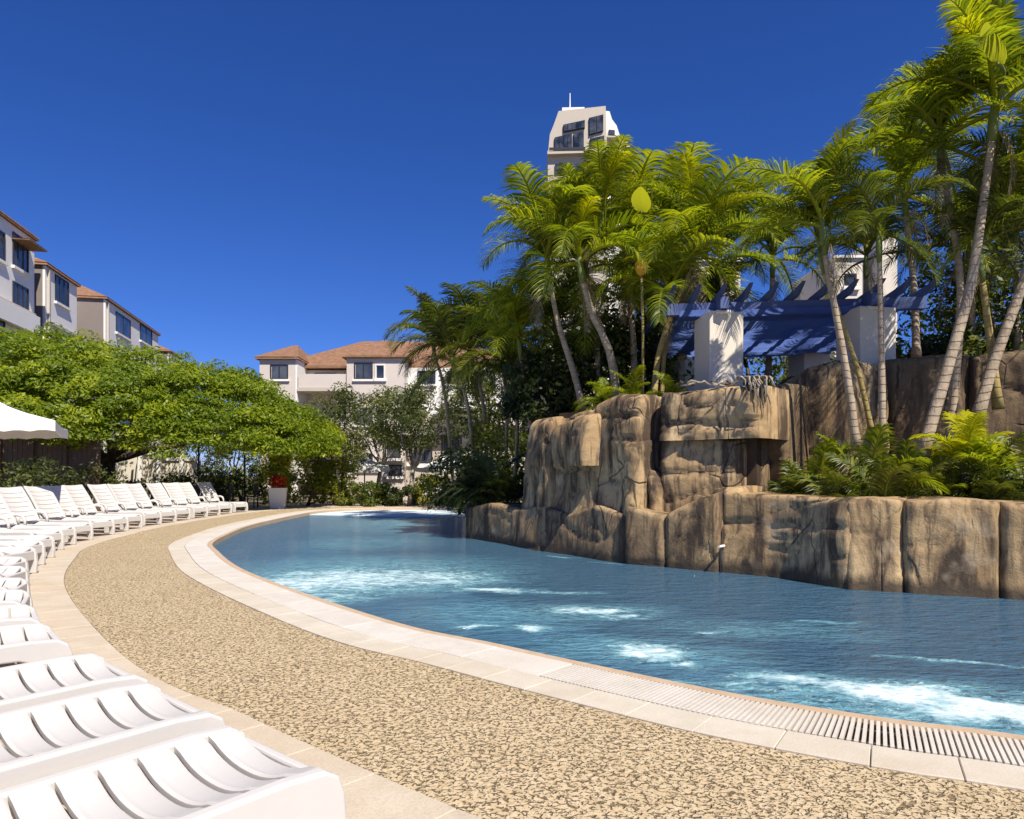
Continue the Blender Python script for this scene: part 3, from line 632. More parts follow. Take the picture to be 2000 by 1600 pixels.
def palm(pts, label, L=2.0, n=14, rad=.085, mat='palm_leaf', trunk='palm_trunk', group=None, shaft=.55, seed=0, evs=None, cat='palm tree', keep=False):
    """pts: trunk points base to crown, world"""
    r = random.Random(seed+31); pts = [Vector(p) for p in pts]; L *= .84; rad *= .66; n = max(7, round(n*.84))
    cut = 0 if keep else .80*L; pts[-1] = pts[-1].lerp(pts[-2], min(.85, cut/max(.1, (pts[-1]-pts[-2]).length))); root = empty('palm_tree', pts[0])
    tag(root, label, cat, group)
    c = catmull(pts, .25); m = len(c)
    rr = [rad*(1.25-.55*min(1, i/m*1.1))*(1+.03*math.sin(i*2.3)) for i in range(m)]; rr[0] *= 1.3
    MB().tube(c, rr, 10).build('trunk', M[trunk], root, True)
    top = c[-1]; d = (c[-1]-c[-4]).normalized() if m > 4 else Vector((0, 0, 1)); d = (d+Vector((0, 0, .8))).normalized()
    MB().tube([top-d*.05, top+d*shaft*.3, top+d*shaft*.8, top+d*shaft], [rad*.85, rad*1.05, rad*.75, rad*.3], 9).build('crownshaft', M['crownshaft'], root, True)
    tip = top+d*shaft*.85; e = evs or EVS; a0 = r.random()*6.28
    for i in range(n):
        ev = e[i % len(e)]; o = bpy.data.objects.new('frond', fr_mesh(ev, r.randrange(2), mat)); COL.objects.link(o); o.parent = root
        o.location = tip-pts[0]-d*(.1 if ev < 20 else 0); s = L*r.uniform(.82, 1.12)*(.8 if ev > 80 else 1); o.scale = (s, s*r.uniform(.9, 1.1), s)
        o.rotation_euler = (r.uniform(-.12, .12), r.uniform(-.1, .1), a0+i*2.39996+r.uniform(-.25, .25))
    if mat == 'palm_leaf':                            # a pair of young yellow-green fronds standing in the crown
        for i in range(2):
            o = bpy.data.objects.new('young_frond', fr_mesh(84 if i else 68, i, 'lime_leaf')); COL.objects.link(o); o.parent = root; s = L*r.uniform(.7, .9)
            o.location = tip-pts[0]; o.scale = (s*.9, s*.7, s); o.rotation_euler = (0, 0, R(-90+r.uniform(-75, 75)))
    for i in range(2 if n > 12 else 1):               # spent brown fronds hanging below the crown
        o = bpy.data.objects.new('dead_frond', fr_mesh(-30, r.randrange(2), 'dry_leaf')); COL.objects.link(o); o.parent = root; s = L*r.uniform(.55, .8)
        o.location = tip-pts[0]-d*.25; o.scale = (s*.8, s*.6, s); o.rotation_euler = (0, R(r.uniform(10, 30)), r.random()*6.28)
    return root
def paddle_mesh():
    V = []; F = []; n, m = 14, 10
    for i in range(n+1):
        t = i/n; w = .30*math.sin(math.pi*(.04+.96*t)**.8)**.75 if t < 1 else .01
        for j in range(m+1):
            u = -1+2*j/m; V.append((w*u, -.10*(1-abs(u))*w/.3+.05*t*t+.008*(j % 2), t+.02*math.cos(i*3)))
    for i in range(n):
        for j in range(m): q = i*(m+1)+j; F.append((q, q+1, q+m+2, q+m+1))
    me = mesh('paddle_leaf', V, F); me.materials.append(M['lime_leaf']); me.shade_smooth(); return me
PAD = paddle_mesh()
def paddle(px, py, Y, size, tilt, turn, stem_to=None, label='broad lime-green paddle leaf lit by the sun', face=0):
    base = at(px, py, Y); root = tag(empty('leaf_plant', stem_to if stem_to is not None else base), label, 'broad-leaved plant')
    if stem_to is not None:
        a = Vector(stem_to); MB().tube(catmull([a, a.lerp(base, .5)+Vector((.08, 0, .15)), base], .3), .022, 6).build('stalk', M['crownshaft'], root, True)
    o = bpy.data.objects.new('paddle_leaf', PAD); COL.objects.link(o); o.parent = root; o.location = base-Vector(root.location); o.rotation_euler = (R(tilt), R(turn), R(face)); o.scale = (size,)*3
    return root
def tp(Y, *pp): return [at(x, y, Y+(dy[0] if dy else 0)) for x, y, *dy in pp]
# palms standing in the planting bed at the right
YR = 9.6
palm(tp(YR+.4, (1674,880), (1655,740), (1630,600), (1612,500), (1605,455)), 'leaning pale palm rising from the ferns beside its thinner partner, before the blue pergola', 1.75, 12, .075, seed=1)
palm(tp(YR+.7, (1706,860), (1680,740), (1648,640), (1612,540), (1590,470)), 'thin brownish palm stem crossing behind the paler leaning palm', 1.3, 7, .05, 'palm_leaf', 'cane_trunk', seed=2)
palm(tp(YR+.2, (1724,890), (1722,700), (1718,520), (1714,425)), 'straight upright slim palm in front of the right cream column', 1.35, 8, .062, 'palm_leaf_dark', seed=3, evs=[68, 52, 18, 18, -4, -4, -30, -30])
palm(tp(YR, (1800,890), (1850,720), (1895,560), (1920,400), (1938,270)), 'tallest palm leaning right over the rock wall with a large arching crown', 2.2, 20, .10, seed=4, keep=True)
palm(tp(YR+.7, (1852,880), (1868,720), (1876,560), (1858,420), (1840,330)), 'slim palm standing close behind the tallest leaning palm', 2.1, 17, .08, 'palm_leaf', seed=5, keep=True)
palm(tp(YR+.3, (1905,830), (1940,710), (1985,590), (2020,480), (2035,400)), 'thick leaning palm beside the dark stained rock face', 1.9, 14, .10, seed=6)
palm(tp(YR+.5, (1950,800), (1936,680), (1920,560), (1905,470)), 'short brown palm stem between two leaning palms', 1.6, 12, .075, 'palm_leaf_dark', 'cane_trunk', seed=7)
palm(tp(13.5, (1790,700), (1785,560), (1770,430), (1762,350)), 'palm behind the pergola end with crown arching over the blue rafters', 2.5, 15, .09, seed=8)
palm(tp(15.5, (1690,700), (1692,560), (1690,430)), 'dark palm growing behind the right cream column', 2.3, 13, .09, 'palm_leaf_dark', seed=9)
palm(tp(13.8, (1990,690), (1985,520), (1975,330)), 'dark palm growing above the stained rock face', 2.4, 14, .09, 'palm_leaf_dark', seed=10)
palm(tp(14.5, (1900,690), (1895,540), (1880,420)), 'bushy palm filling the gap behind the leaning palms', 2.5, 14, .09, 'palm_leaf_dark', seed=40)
# palm thicket on top of the rock wall
YC = 13.4
_tp = tp
def tp(Y, *pp):                                       # thicket palms, kept below the tower
    p = _tp(Y, *pp); z0 = p[0].z; return [Vector((q.x, q.y, z0+(q.z-z0)*.81)) for q in p] if pp[0][1] < 830 else p
palm(tp(YC, (1208,790), (1190,660), (1160,580), (1140,500), (1128,450)), 'stout pale palm leaning left out of the thicket, forked near its crown', 2.4, 15, .105, seed=11)
palm(tp(YC-.02, (1142,508), (1165,455), (1178,405)), 'slender branch palm forking from the stout leaning stem', 1.9, 12, .06, seed=12)
palm(tp(YC-.4, (1276,790), (1285,680), (1310,580), (1345,480), (1368,410)), 'yellow-stemmed cane palm leaning right towards the pergola', 2.3, 15, .075, 'palm_leaf', 'cane_trunk', seed=13)
palm(tp(YC-.3, (1292,790), (1296,690), (1304,600), (1306,500)), 'yellow-stemmed cane palm standing upright beside the leaning cane', 2.0, 12, .06, 'palm_leaf', 'cane_trunk', seed=14)
palm(tp(YC+.6, (1140,800), (1118,700), (1092,600), (1075,500), (1066,450)), 'palm leaning left over the rock wall with a feathery crown', 2.5, 15, .085, seed=15)
palm(tp(YC+1.5, (1240,760), (1235,600), (1225,470), (1220,390)), 'tall palm in the middle of the thicket below the white tower', 2.6, 16, .09, seed=16)
palm(tp(YC+1.8, (1330,760), (1335,600), (1330,460), (1318,385)), 'tall palm of the thicket with upright young fronds', 2.6, 15, .09, seed=17, evs=[84, 84, 68, 52, 52, 36, 36, 18, -4])
palm(tp(YC+2.2, (1420,760), (1418,620), (1410,500), (1402,430)), 'palm of the thicket standing behind the left cream column', 2.5, 15, .09, seed=18)
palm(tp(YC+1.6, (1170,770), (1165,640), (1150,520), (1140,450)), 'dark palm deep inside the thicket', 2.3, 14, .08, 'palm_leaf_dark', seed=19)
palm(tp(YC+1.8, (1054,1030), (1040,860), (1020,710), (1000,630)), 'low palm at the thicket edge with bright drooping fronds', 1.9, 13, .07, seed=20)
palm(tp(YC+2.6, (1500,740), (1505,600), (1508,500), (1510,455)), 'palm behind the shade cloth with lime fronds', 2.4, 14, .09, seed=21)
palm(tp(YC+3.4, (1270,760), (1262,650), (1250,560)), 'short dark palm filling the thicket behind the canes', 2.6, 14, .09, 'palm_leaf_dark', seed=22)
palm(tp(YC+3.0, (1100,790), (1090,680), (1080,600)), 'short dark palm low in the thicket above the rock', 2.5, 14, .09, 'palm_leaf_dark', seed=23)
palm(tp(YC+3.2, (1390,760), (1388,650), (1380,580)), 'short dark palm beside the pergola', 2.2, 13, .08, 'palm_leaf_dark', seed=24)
# darker palms at the left end of the rock
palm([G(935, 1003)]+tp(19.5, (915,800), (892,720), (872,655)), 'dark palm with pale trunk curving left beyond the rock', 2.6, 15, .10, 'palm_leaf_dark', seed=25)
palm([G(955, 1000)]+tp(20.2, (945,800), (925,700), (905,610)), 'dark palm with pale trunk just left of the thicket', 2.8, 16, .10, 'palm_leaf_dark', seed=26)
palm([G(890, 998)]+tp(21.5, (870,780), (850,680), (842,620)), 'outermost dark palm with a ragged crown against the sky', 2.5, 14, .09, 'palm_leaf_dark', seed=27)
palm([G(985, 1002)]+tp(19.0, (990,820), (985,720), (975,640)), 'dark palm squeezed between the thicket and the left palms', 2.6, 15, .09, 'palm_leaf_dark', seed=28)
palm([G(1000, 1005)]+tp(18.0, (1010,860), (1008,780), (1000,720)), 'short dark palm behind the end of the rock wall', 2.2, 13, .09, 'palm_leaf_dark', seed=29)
tp = _tp
# broad sunlit leaves
paddle(1252, 415, 12.75, .62, -20, 8, at(1250, 455, 13.1), 'large rounded lime leaf standing up in the palm thicket', 8)
paddle(1948, 125, 8.7, .66, -14, 4, at(1950, 200, 9.3), 'tall lime paddle leaf above the tallest palm', 14)
# slim pole with an orange head
pb = at(1255, 790, 12.7); pl = tag(empty('garden_lamp', pb), 'slim straight pole with an orange-yellow faceted head among the palms', 'garden lamp')
MB().tube([pb, at(1256, 650, 12.7), at(1253, 540, 12.7)], .024, 8).build('pole', M['cane_trunk'], pl, True)
hv = at(1253, 520, 12.7); MB().tube([hv+Vector((0, 0, q)) for q in (-.17, -.13, -.06, .02, .08, .125, .14)], [.03, .08, .115, .12, .095, .05, .01], 9).build('lamp_head', M['orange'], pl)

# ------------------------------------------------------------------ leafy crowns
def leaf_quads(C, size, N=None, aspect=.42, jitter=.7, rnd=None):
    """C (n,3) centres; N (n,3) preferred normals"""
    n = len(C); nn = rng.normal(size=(n, 3))*jitter; nn = nn+(N if N is not None else np.array([0, 0, 1.0])); nn /= np.linalg.norm(nn, axis=1)[:, None]
    a = rng.normal(size=(n, 3)); a -= nn*np.sum(a*nn, axis=1)[:, None]; a /= np.linalg.norm(a, axis=1)[:, None]; b = np.cross(nn, a)
    s = size*rng.uniform(.6, 1.35, size=(n, 1)); l = a*s; w = b*s*aspect
    V = np.stack([C-l, C+w-nn*s*.1, C+l, C-w-nn*s*.1], axis=1).reshape(-1, 3); Q = np.arange(4*n).reshape(-1, 4)
    return V, Q, (rng.uniform(0, 1, n) if rnd is None else rnd)
def crown(name, centres, radii, per, size, mat, parent, flat=.6, droop=0.0, jitter=.7, loc=None):
    """leaf clumps: every centre gets its own spray of leaves and its own tone"""
    Cs = []; Ns = []; Rn = []
    cc = np.mean(np.array([tuple(c) for c in centres]), axis=0)
    for c, r in zip(centres, radii):
        c = np.array(tuple(c)); k = int(per*(r/np.mean(radii))**2); d = rng.normal(size=(k, 3)); d /= np.linalg.norm(d, axis=1)[:, None]
        q = d*(rng.uniform(.15, 1, (k, 1))**.45)*r; q[:, 2] *= flat; h = np.linalg.norm(q[:, :2], axis=1); q[:, 2] -= droop*h*h/max(r, 1e-3)
        Cs.append(c+q); out = c-cc; out = out/max(1e-3, np.linalg.norm(out)); Ns.append(np.tile(out*.45+np.array([0, 0, .8]), (k, 1))+d*.35); Rn.append(np.clip(rng.normal(rng.uniform(.1, .9), .2, k), 0, 1))
    V, Q, rn = leaf_quads(np.concatenate(Cs), size, np.concatenate(Ns), rnd=np.concatenate(Rn), jitter=jitter)
    me = fast_mesh(name, V, Q, rn); o = link(name, me, M[mat], parent); return o
def limb(a, b, r0, r1, bend=.2, n=6):
    a, b = Vector(a), Vector(b); L = (b-a).length; pts = [a.lerp(b, i/n)+Vector((random.uniform(-1, 1), random.uniform(-1, 1), random.uniform(-.5, .8)))*bend*L*.12*math.sin(math.pi*i/n) for i in range(n+1)]
    return pts, [r0+(r1-r0)*i/n for i in range(n+1)]
# large spreading tree behind the loungers
def shade_tree():
    base = Vector((xat(205, 28.5), 28.5, 0)); root = tag(empty('shade_tree', base), 'wide spreading bright green shade tree behind the row of loungers', 'tree')
    mb = MB(); fork = base+Vector((.1, 0, 2.0))
    mb.tube([base, base+Vector((.05, 0, .8)), fork], [.42, .33, .27], 10); tips = []
    for k in range(9):
        a = 2*math.pi*k/9+.3; rr = random.uniform(3.2, 5.6); e = fork+Vector((rr*math.cos(a), rr*.8*math.sin(a), random.uniform(.8, 2.0))); p, q = limb(fork-Vector((0, 0, .15)), e, .16, .05, .6); mb.tube(p, q, 7)
        for j in range(3): p2, q2 = limb(p[4], e+Vector((random.uniform(-1.6, 1.6), random.uniform(-1.6, 1.6), random.uniform(.2, .9))), .05, .015, .5, 4); mb.tube(p2, q2, 5)
    mb.build('trunk', M['bark'], root, True)
    # crown silhouette measured in the photograph: top and hanging fringe by distance along the picture
    tx = [-330, -200, 0, 130, 250, 330, 400, 500, 580, 630, 662]; ty = [790, 700, 662, 636, 668, 672, 688, 722, 772, 815, 862]; by = [850, 880, 880, 862, 872, 885, 882, 885, 885, 882, 876]
    cs = []; rs = []; Yc = base.y
    tries = 0
    while len(cs) < 1150 and tries < 20000:
        tries += 1; px = random.uniform(-330, 650); u = random.uniform(-1, 1) if random.random() < .5 else -random.random()**.6
        half = 5.8*math.sqrt(max(.03, 1-((px-160)/500)**2)); Y = Yc+u*half
        zt = zat(np.interp(px, tx, ty), Yc); zb = zat(np.interp(px, tx, by), Yc); zt = zb+(zt-zb)*math.sqrt(max(0, 1-u*u*.93))
        sh = random.random()**.45; z = zb+(zt-zb)*sh-.12
        if sh < .6 and u > -.35 and random.random() < .8: continue
        cs.append(Vector((xat(px, Yc), Y, z+.07*noise.noise(Vector((px*.02, Y, z)))))); rs.append(random.uniform(.42, .8))
    crown('crown', cs, rs, 175, .078, 'tree_leaf', root, .38, .34, .55)
shade_tree()
def bush(px, py, Y, w, h, mat, label, n=26, per=70, size=.07, cat='shrub', base_z=0.0, group=None, depth=None, name='shrub'):
    base = Vector((xat(px, Y), Y, base_z)); root = tag(empty(name, base), label, cat, group); cs = []; rs = []
    mb = MB()
    for i in range(n):
        a = random.random()*6.28; q = random.random()**.5; t = random.random(); z = h*(.12+.80*t); ww = w*.5*(1-.55*max(0, t-.45)**1.2)
        cs.append(base+Vector((ww*q*math.cos(a), (depth or w)*.5*q*math.sin(a), z))); rs.append(random.uniform(.16, .28)*min(w, h)**.8)
    for i in range(4): e = cs[i]; p, q = limb(base, e, .03*h, .008, .5, 4); mb.tube(p, q, 5)
    mb.build('stem', M['bark'], root, True); crown('foliage', cs, rs, per, size, mat, root, .8, .1, .9); return root
def tree(px, Y, h, cw, mat, bark, label, lean=0.0, crown_lo=.45, n=60, per=90, size=.075, r=.12, name='garden_tree', base_z=0, forks=4):
    base = Vector((xat(px, Y), Y, base_z)); root = tag(empty(name, base), label, 'tree'); mb = MB(); cs = []; rs = []
    f0 = base+Vector((lean*.4, 0, h*.32)); mb.tube([base, base+Vector((lean*.15, 0, h*.16)), f0], [r, r*.8, r*.65], 8)
    for k in range(forks):
        a = 2*math.pi*k/forks+random.random(); e = base+Vector((lean+cw*.3*math.cos(a), cw*.3*math.sin(a), h*random.uniform(.68, .9))); p, q = limb(f0-Vector((0, 0, .08)), e, r*.5, r*.12, .5, 6); mb.tube(p, q, 6)
    mb.build('trunk', M[bark], root, True)
    for i in range(n):
        a = random.random()*6.28; t = random.random(); q = random.random()**.45; z = h*(crown_lo+(1-crown_lo)*t); ww = cw*.5*math.sqrt(max(.08, 1-(2*t-.9)**2))
        cs.append(base+Vector((lean*z/h+ww*q*math.cos(a), ww*q*math.sin(a), z))); rs.append(random.uniform(.25, .5)*cw**.5*.6)
    crown('crown', cs, rs, per, size, mat, root, .7, .3, .9); return root
# trees beyond the far end of the pool
tree(672, 31, 5.0, 4.2, 'gum_leaf', 'bark', 'grey-green garden tree beside the rounded shade tree', -.3, .35, 70)
tree(735, 33, 5.2, 4.8, 'gum_leaf', 'pale_bark', 'loose grey-green tree before the brown-roofed building', .5, .5, 75)
tree(800, 30, 5.0, 3.8, 'gum_leaf', 'pale_bark', 'olive garden tree with pale leaning stems behind the far hedge', .4, .5, 75)
tree(1010, 26, 5.4, 4.0, 'shrub_leaf', 'bark', 'dark tree behind the left palms and the rock end', 0, .2)
tree(960, 27, 7.0, 4.0, 'gum_leaf', 'pale_bark', 'tall dark tree rising between the palms left of the thicket', 0, .35, 90)
tree(1130, 23, 6.6, 5.5, 'dark_leaf', 'bark', 'dark tree hidden behind the palm thicket', 0, .25, 70, base_z=2.0)
tree(1320, 24, 6.0, 5.0, 'dark_leaf', 'bark', 'dark tree behind the canes of the thicket', 0, .25, 60, base_z=2.0)
tree(1830, 17.5, 4.2, 3.6, 'shrub_leaf', 'bark', 'leafy tree behind the right column and the leaning palms', 0, .1, 50, base_z=2.6)
tree(1960, 16.5, 5.2, 4.2, 'dark_leaf', 'bark', 'dark leafy tree above the stained rock at the right', 0, .1, 60, base_z=2.6)
tree(2060, 14, 6.0, 4.5, 'palm_leaf_dark', 'bark', 'dark tree rising behind the thick leaning palm', 0, .15, 60, base_z=2.4)
tree(560, 37, 5.0, 4.0, 'shrub_leaf', 'bark', 'small dark tree between the shade tree and the brown-roofed building', 0, .2, 70)
# hedge line behind the far terrace
bush(600, 0, 30.2, 2.3, 2.0, 'yellow_shrub', 'yellow-green shrub right beside the white planter', 36, 80, .075)
bush(652, 0, 31.0, 2.2, 2.1, 'yellow_shrub', 'yellow-green shrub between the planter shrub and the first far umbrella', 36, 80, .075)
bush(705, 0, 30.0, 1.9, 1.0, 'shrub_leaf', 'low dark shrub under the first far umbrella', 24, 80)
bush(748, 0, 30.5, 1.7, 1.0, 'shrub_leaf', 'low shrub at the foot of the grey villa wall', 24, 80)
bush(795, 0, 30.0, 1.8, .9, 'dark_leaf', 'low near-black shrub before the villa windows', 24, 80)
bush(850, 0, 30.4, 1.9, 1.3, 'yellow_shrub', 'yellow-flecked shrub under the second far umbrella', 28, 80)
bush(895, 0, 29.6, 1.6, 1.0, 'shrub_leaf', 'dark shrub where the far hedge meets the rock', 24, 80)
# dark planting behind the loungers
for i, (px, Y, w, h, mt, lb) in enumerate(((20, 19.0, 2.2, 1.7, 'dark_leaf', 'dark shrub under the cream umbrella'), (90, 21.0, 2.2, 1.7, 'dark_leaf', 'dark shrub behind the first pair of raised loungers'), (165, 24.0, 2.4, 1.7, 'dark_leaf', 'dark shrub against the trunk of the shade tree'),
    (290, 30.0, 1.8, 1.1, 'shrub_leaf', 'low shrub before the beige garden wall'), (345, 31.0, 2.2, 1.4, 'dark_leaf', 'dark shrub at the end of the beige garden wall'), (400, 28.5, 2.2, 1.5, 'dark_leaf', 'dark shrub beside the terrace tables'), (470, 31.0, 2.4, 1.7, 'dark_leaf', 'dark shrub behind the terrace tables'), (515, 31.5, 1.6, 1.9, 'shrub_leaf', 'shrub directly behind the white planter'), (-60, 18, 2.4, 1.9, 'dark_leaf', 'dark shrub beyond the cream umbrella'), (240, 27.0, 1.8, 1.1, 'dark_leaf', 'dark shrub between the trunk and the beige block'))):
    bush(px, 0, Y, w, h, mt, lb, 26, 70)
# strap-leaved clumps (cycads, ferns, dracaenas) built from short fronds
def clump(px, Y, L, n, mat, label, base_z, evs=(84, 68, 52, 36, 18, 18, -4), seed=0, cat='fern'):
    r = random.Random(seed+900); b = Vector((xat(px, Y), Y, base_z)); root = tag(empty('fern_clump', b), label, cat); a0 = r.random()*6
    MB().tube([b+Vector((0, 0, -.1)), b+Vector((0, 0, .06)), b+Vector((0, 0, .14))], [.09, .08, .03], 8).build('stem', M['bark'], root)
    for i in range(n):
        o = bpy.data.objects.new('frond', fr_mesh(evs[i % len(evs)], r.randrange(2), mat)); COL.objects.link(o); o.parent = root; s = L*r.uniform(.75, 1.2)
        o.scale = (s, s*.8, s); o.location = (0, 0, .1); o.rotation_euler = (r.uniform(-.15, .15), r.uniform(-.1, .1), a0+i*2.4)
for i, (px, d, L, mt, lb) in enumerate(((1560, 1.25, .95, 'palm_leaf_dark', 'dark fern clump at the left end of the planting bed'), (1605, 1.6, 1.05, 'palm_leaf', 'fern clump at the foot of the leaning pale palm'), (1640, 1.05, .95, 'palm_leaf_dark', 'dark fern clump hanging over the ledge below the pale palm'),
    (1690, 1.5, 1.2, 'palm_leaf', 'tall green fern clump between the pale palm and the upright slim palm'), (1725, .95, 1.0, 'palm_leaf_dark', 'dark fern clump before the upright slim palm'), (1775, 1.2, 1.0, 'palm_leaf_dark', 'dark arching fern clump right of the upright slim palm'),
    (1835, 1.5, 1.0, 'palm_leaf', 'green fern clump at the foot of the tallest palm'), (1885, 1.7, 1.15, 'palm_leaf', 'bright fern clump below the thick leaning palm'), (1930, 1.2, 1.1, 'palm_leaf_dark', 'dark fern clump right of the bright fern'), (1975, 1.5, 1.2, 'palm_leaf', 'green fern clump against the dark stained rock'), (2020, 1.1, 1.1, 'palm_leaf_dark', 'dark fern clump at the right end of the ledge'), (1800, 2.2, 1.2, 'palm_leaf_dark', 'dark fern clump behind the tallest palm'), (2075, 1.6, 1.2, 'palm_leaf', 'green fern clump beyond the right end of the ledge'))):
    clump(px, rdepth(px)+d, L, 16, mt, lb, .56, seed=i)
clump(1890, rdepth(1890)+1.45, .75, 12, 'lime_leaf', 'lime-yellow fern clump catching the sun under the thick palm', 1.25, (84, 68, 68, 52), seed=50)
clump(1868, rdepth(1868)+.95, .85, 12, 'dry_leaf', 'dry grey-brown fronds trailing over the ledge', .62, (18, -4, -4, -30, 36), seed=51, cat='dead fronds'); clump(1960, rdepth(1960)+.9, .95, 13, 'dry_leaf', 'dry tangled fronds at the right end of the ledge', .62, (18, -4, -4, -30, 36), seed=52, cat='dead fronds')
for i, (px, d, L, lb) in enumerate(((935, .75, 1.25, 'dark spiky clump standing on the left end of the rock ledge'), (965, 1.0, 1.35, 'dark spiky clump beside the rock pillar'), (915, 1.3, 1.15, 'dark spiky clump hanging over the far water edge'), (990, 1.25, 1.2, 'dark spiky clump tucked behind the rock pillar'))):
    clump(px, rdepth(px)+d, L*.82, 20, 'spiky_leaf', lb, .55, (84, 84, 68, 68, 52, 52, 36), seed=60+i, cat='spiky plant')
for i, (px, Y, L, lb) in enumerate(((1235, 12.6, .7, 'small yellow-green clump at the foot of the stout palm'), (1185, 12.8, .7, 'small green clump on the rock top left of the stout palm'), (1310, 12.2, .6, 'small green clump at the foot of the canes'))): clump(px, Y, L, 12, 'palm_leaf', lb, 2.42, seed=70+i)

# ------------------------------------------------------------------ buildings
def win(parent, O, u, n, a0, a1, z0, z1, mull=1, frame='dark_frame', sill=True):
    """a window on a facade: O origin, u along, n outward (unit, horizontal)"""
    def P(a, z, d): return O+u*a+n*d+Vector((0, 0, z))
    def bx(name, a, b, c, e, d0, d1, mat, par):
        mb = MB(); v = [P(a, c, d0), P(b, c, d0), P(b, c, d1), P(a, c, d1), P(a, e, d0), P(b, e, d0), P(b, e, d1), P(a, e, d1)]
        mb.add(v, [(3,2,1,0),(4,5,6,7),(0,1,5,4),(1,2,6,5),(2,3,7,6),(3,0,4,7)]); return mb.build(name, M[mat], par)
    f = .07
    w = MB()
    for a, b, c, e in ((a0, a1, z0, z0+f), (a0, a1, z1-f, z1), (a0, a0+f, z0+f, z1-f), (a1-f, a1, z0+f, z1-f)):
        v = [P(a, c, .002), P(b, c, .002), P(b, c, .06), P(a, c, .06), P(a, e, .002), P(b, e, .002), P(b, e, .06), P(a, e, .06)]
        w.add(v, [(3,2,1,0),(4,5,6,7),(0,1,5,4),(1,2,6,5),(2,3,7,6),(3,0,4,7)])
    for k in range(mull):
        a = a0+(a1-a0)*(k+1)/(mull+1); v = [P(a-.03, z0+f, .002), P(a+.03, z0+f, .002), P(a+.03, z0+f, .05), P(a-.03, z0+f, .05), P(a-.03, z1-f, .002), P(a+.03, z1-f, .002), P(a+.03, z1-f, .05), P(a-.03, z1-f, .05)]
        w.add(v, [(3,2,1,0),(4,5,6,7),(0,1,5,4),(1,2,6,5),(2,3,7,6),(3,0,4,7)])
    o = w.build('window', M[frame], parent)
    for k in range(mull+1):
        b0 = a0+f+(a1-a0-f*2)*k/(mull+1)+.035; b1 = a0+f+(a1-a0-f*2)*(k+1)/(mull+1)-.035
        bx('pane', b0, b1, z0+f, z1-f, .003, .022, 'glass', o)
    if sill: bx('sill', a0-.1, a1+.1, z0-.14, z0-.004, .002, .14, 'white_render', o)
def quadbox(parent, name, O, u, n, a0, a1, d0, d1, z0, z1, mat):
    v = [O+u*a+n*d+Vector((0, 0, z)) for z in (z0, z1) for a, d in ((a0, d0), (a1, d0), (a1, d1), (a0, d1))]
    o = obj(name, v, [(3,2,1,0),(4,5,6,7),(0,1,5,4),(1,2,6,5),(2,3,7,6),(3,0,4,7)], M[mat], parent)
    bm = bmesh.new(); bm.from_mesh(o.data); bmesh.ops.recalc_face_normals(bm, faces=bm.faces); bm.to_mesh(o.data); bm.free(); return o
def hip_roof(parent, O, u, n, a0, a1, d0, d1, z, rise, over=.5, mat='roof', th=.16):
    a0 -= over; a1 += over; d0 -= over; d1 += over; w = (d1-d0)/2; c = (d0+d1)/2; rl = min(abs(w), (a1-a0)*.45)
    P = lambda a, d, zz: O+u*a+n*d+Vector((0, 0, zz))
    v = [P(a0, d0, z), P(a1, d0, z), P(a1, d1, z), P(a0, d1, z), P(a0, d0, z+th), P(a1, d0, z+th), P(a1, d1, z+th), P(a0, d1, z+th), P(a0+rl, c, z+th+rise), P(a1-rl, c, z+th+rise)]
    o = obj('roof', v, [(3,2,1,0),(0,1,5,4),(1,2,6,5),(2,3,7,6),(3,0,4,7),(4,5,9,8),(5,6,9),(6,7,8,9),(7,4,8)], M[mat], parent)
    bm = bmesh.new(); bm.from_mesh(o.data); bmesh.ops.recalc_face_normals(bm, faces=bm.faces); bm.to_mesh(o.data); bm.free()
    o.data.materials.append(M['dark_frame']); return o
# apartment row at the left: facade line runs away from the camera
FU = Vector((-.21, 1, 0)).normalized(); FN = Vector((FU.y, -FU.x, 0)); FO = Vector((-23.6, 33, 0))
def a_of(px): Y = -16.67/((px-1000)/FPX+.21); return (Y-33)/FU.y, Y
def zf(px, py): return zat(py, a_of(px)[1])
def block(px0, px1, eave, depth, label, wins, ext0=0, rise=1.5, dback=0.0, over=.16):
    a0 = a_of(px0)[0]-ext0; a1 = a_of(px1)[0]; O = FO-FN*dback
    b = tag(empty('apartment_block', O+FU*(a0+a1)*.5-FN*depth*.5), label, 'building')
    quadbox(b, 'wall', O, FU, FN, a0, a1, -depth, -.12, 0, eave, 'taupe_shade_render')  # body coloured as the shaded side; the facade stays light
    quadbox(b, 'facade', O, FU, FN, a0-.0, a1, -.118, 0, 0, eave, 'white_render')
    hip_roof(b, O, FU, FN, a0, a1, -depth, 0, eave+.004, rise, over)
    for z in (3.1, 6.3, 9.35): quadbox(b, 'string_course', O, FU, FN, a0+.01, a1-.01, .002, .09, z, z+.16, 'cream_render')
    for (p0, p1, y0, y1, ml) in wins:
        c0, c1 = a_of(p0)[0], a_of(p1)[0]; pm = (p0+p1)/2; zt, zb = zf(p0, y0), zf(p0, y1)
        win(b, O, FU, FN, c0, c1, zb, zt, ml)
        for k in (1, 2, 3):
            if zb-3.1*k > .4 and not any(abs(zb-3.1*k-zf(q[0], q[3])) < 1.2 and q[0] == p0 for q in wins): win(b, O, FU, FN, c0, c1, zb-3.1*k, zt-3.1*k, ml)
    quadbox(b, 'downpipe', O, FU, FN, a0+.25, a0+.37, .002, .12, .1, eave-.1, 'cream_render')
    return b, a0, a1, O
b1, a0, a1, O1 = block(-40, 67, 13.25, 9, 'tall white apartment block with maroon awning at the near end of the row', ((24, 54, 452, 518, 2), (24, 54, 548, 618, 2), (-30, 8, 430, 490, 2)), ext0=2)
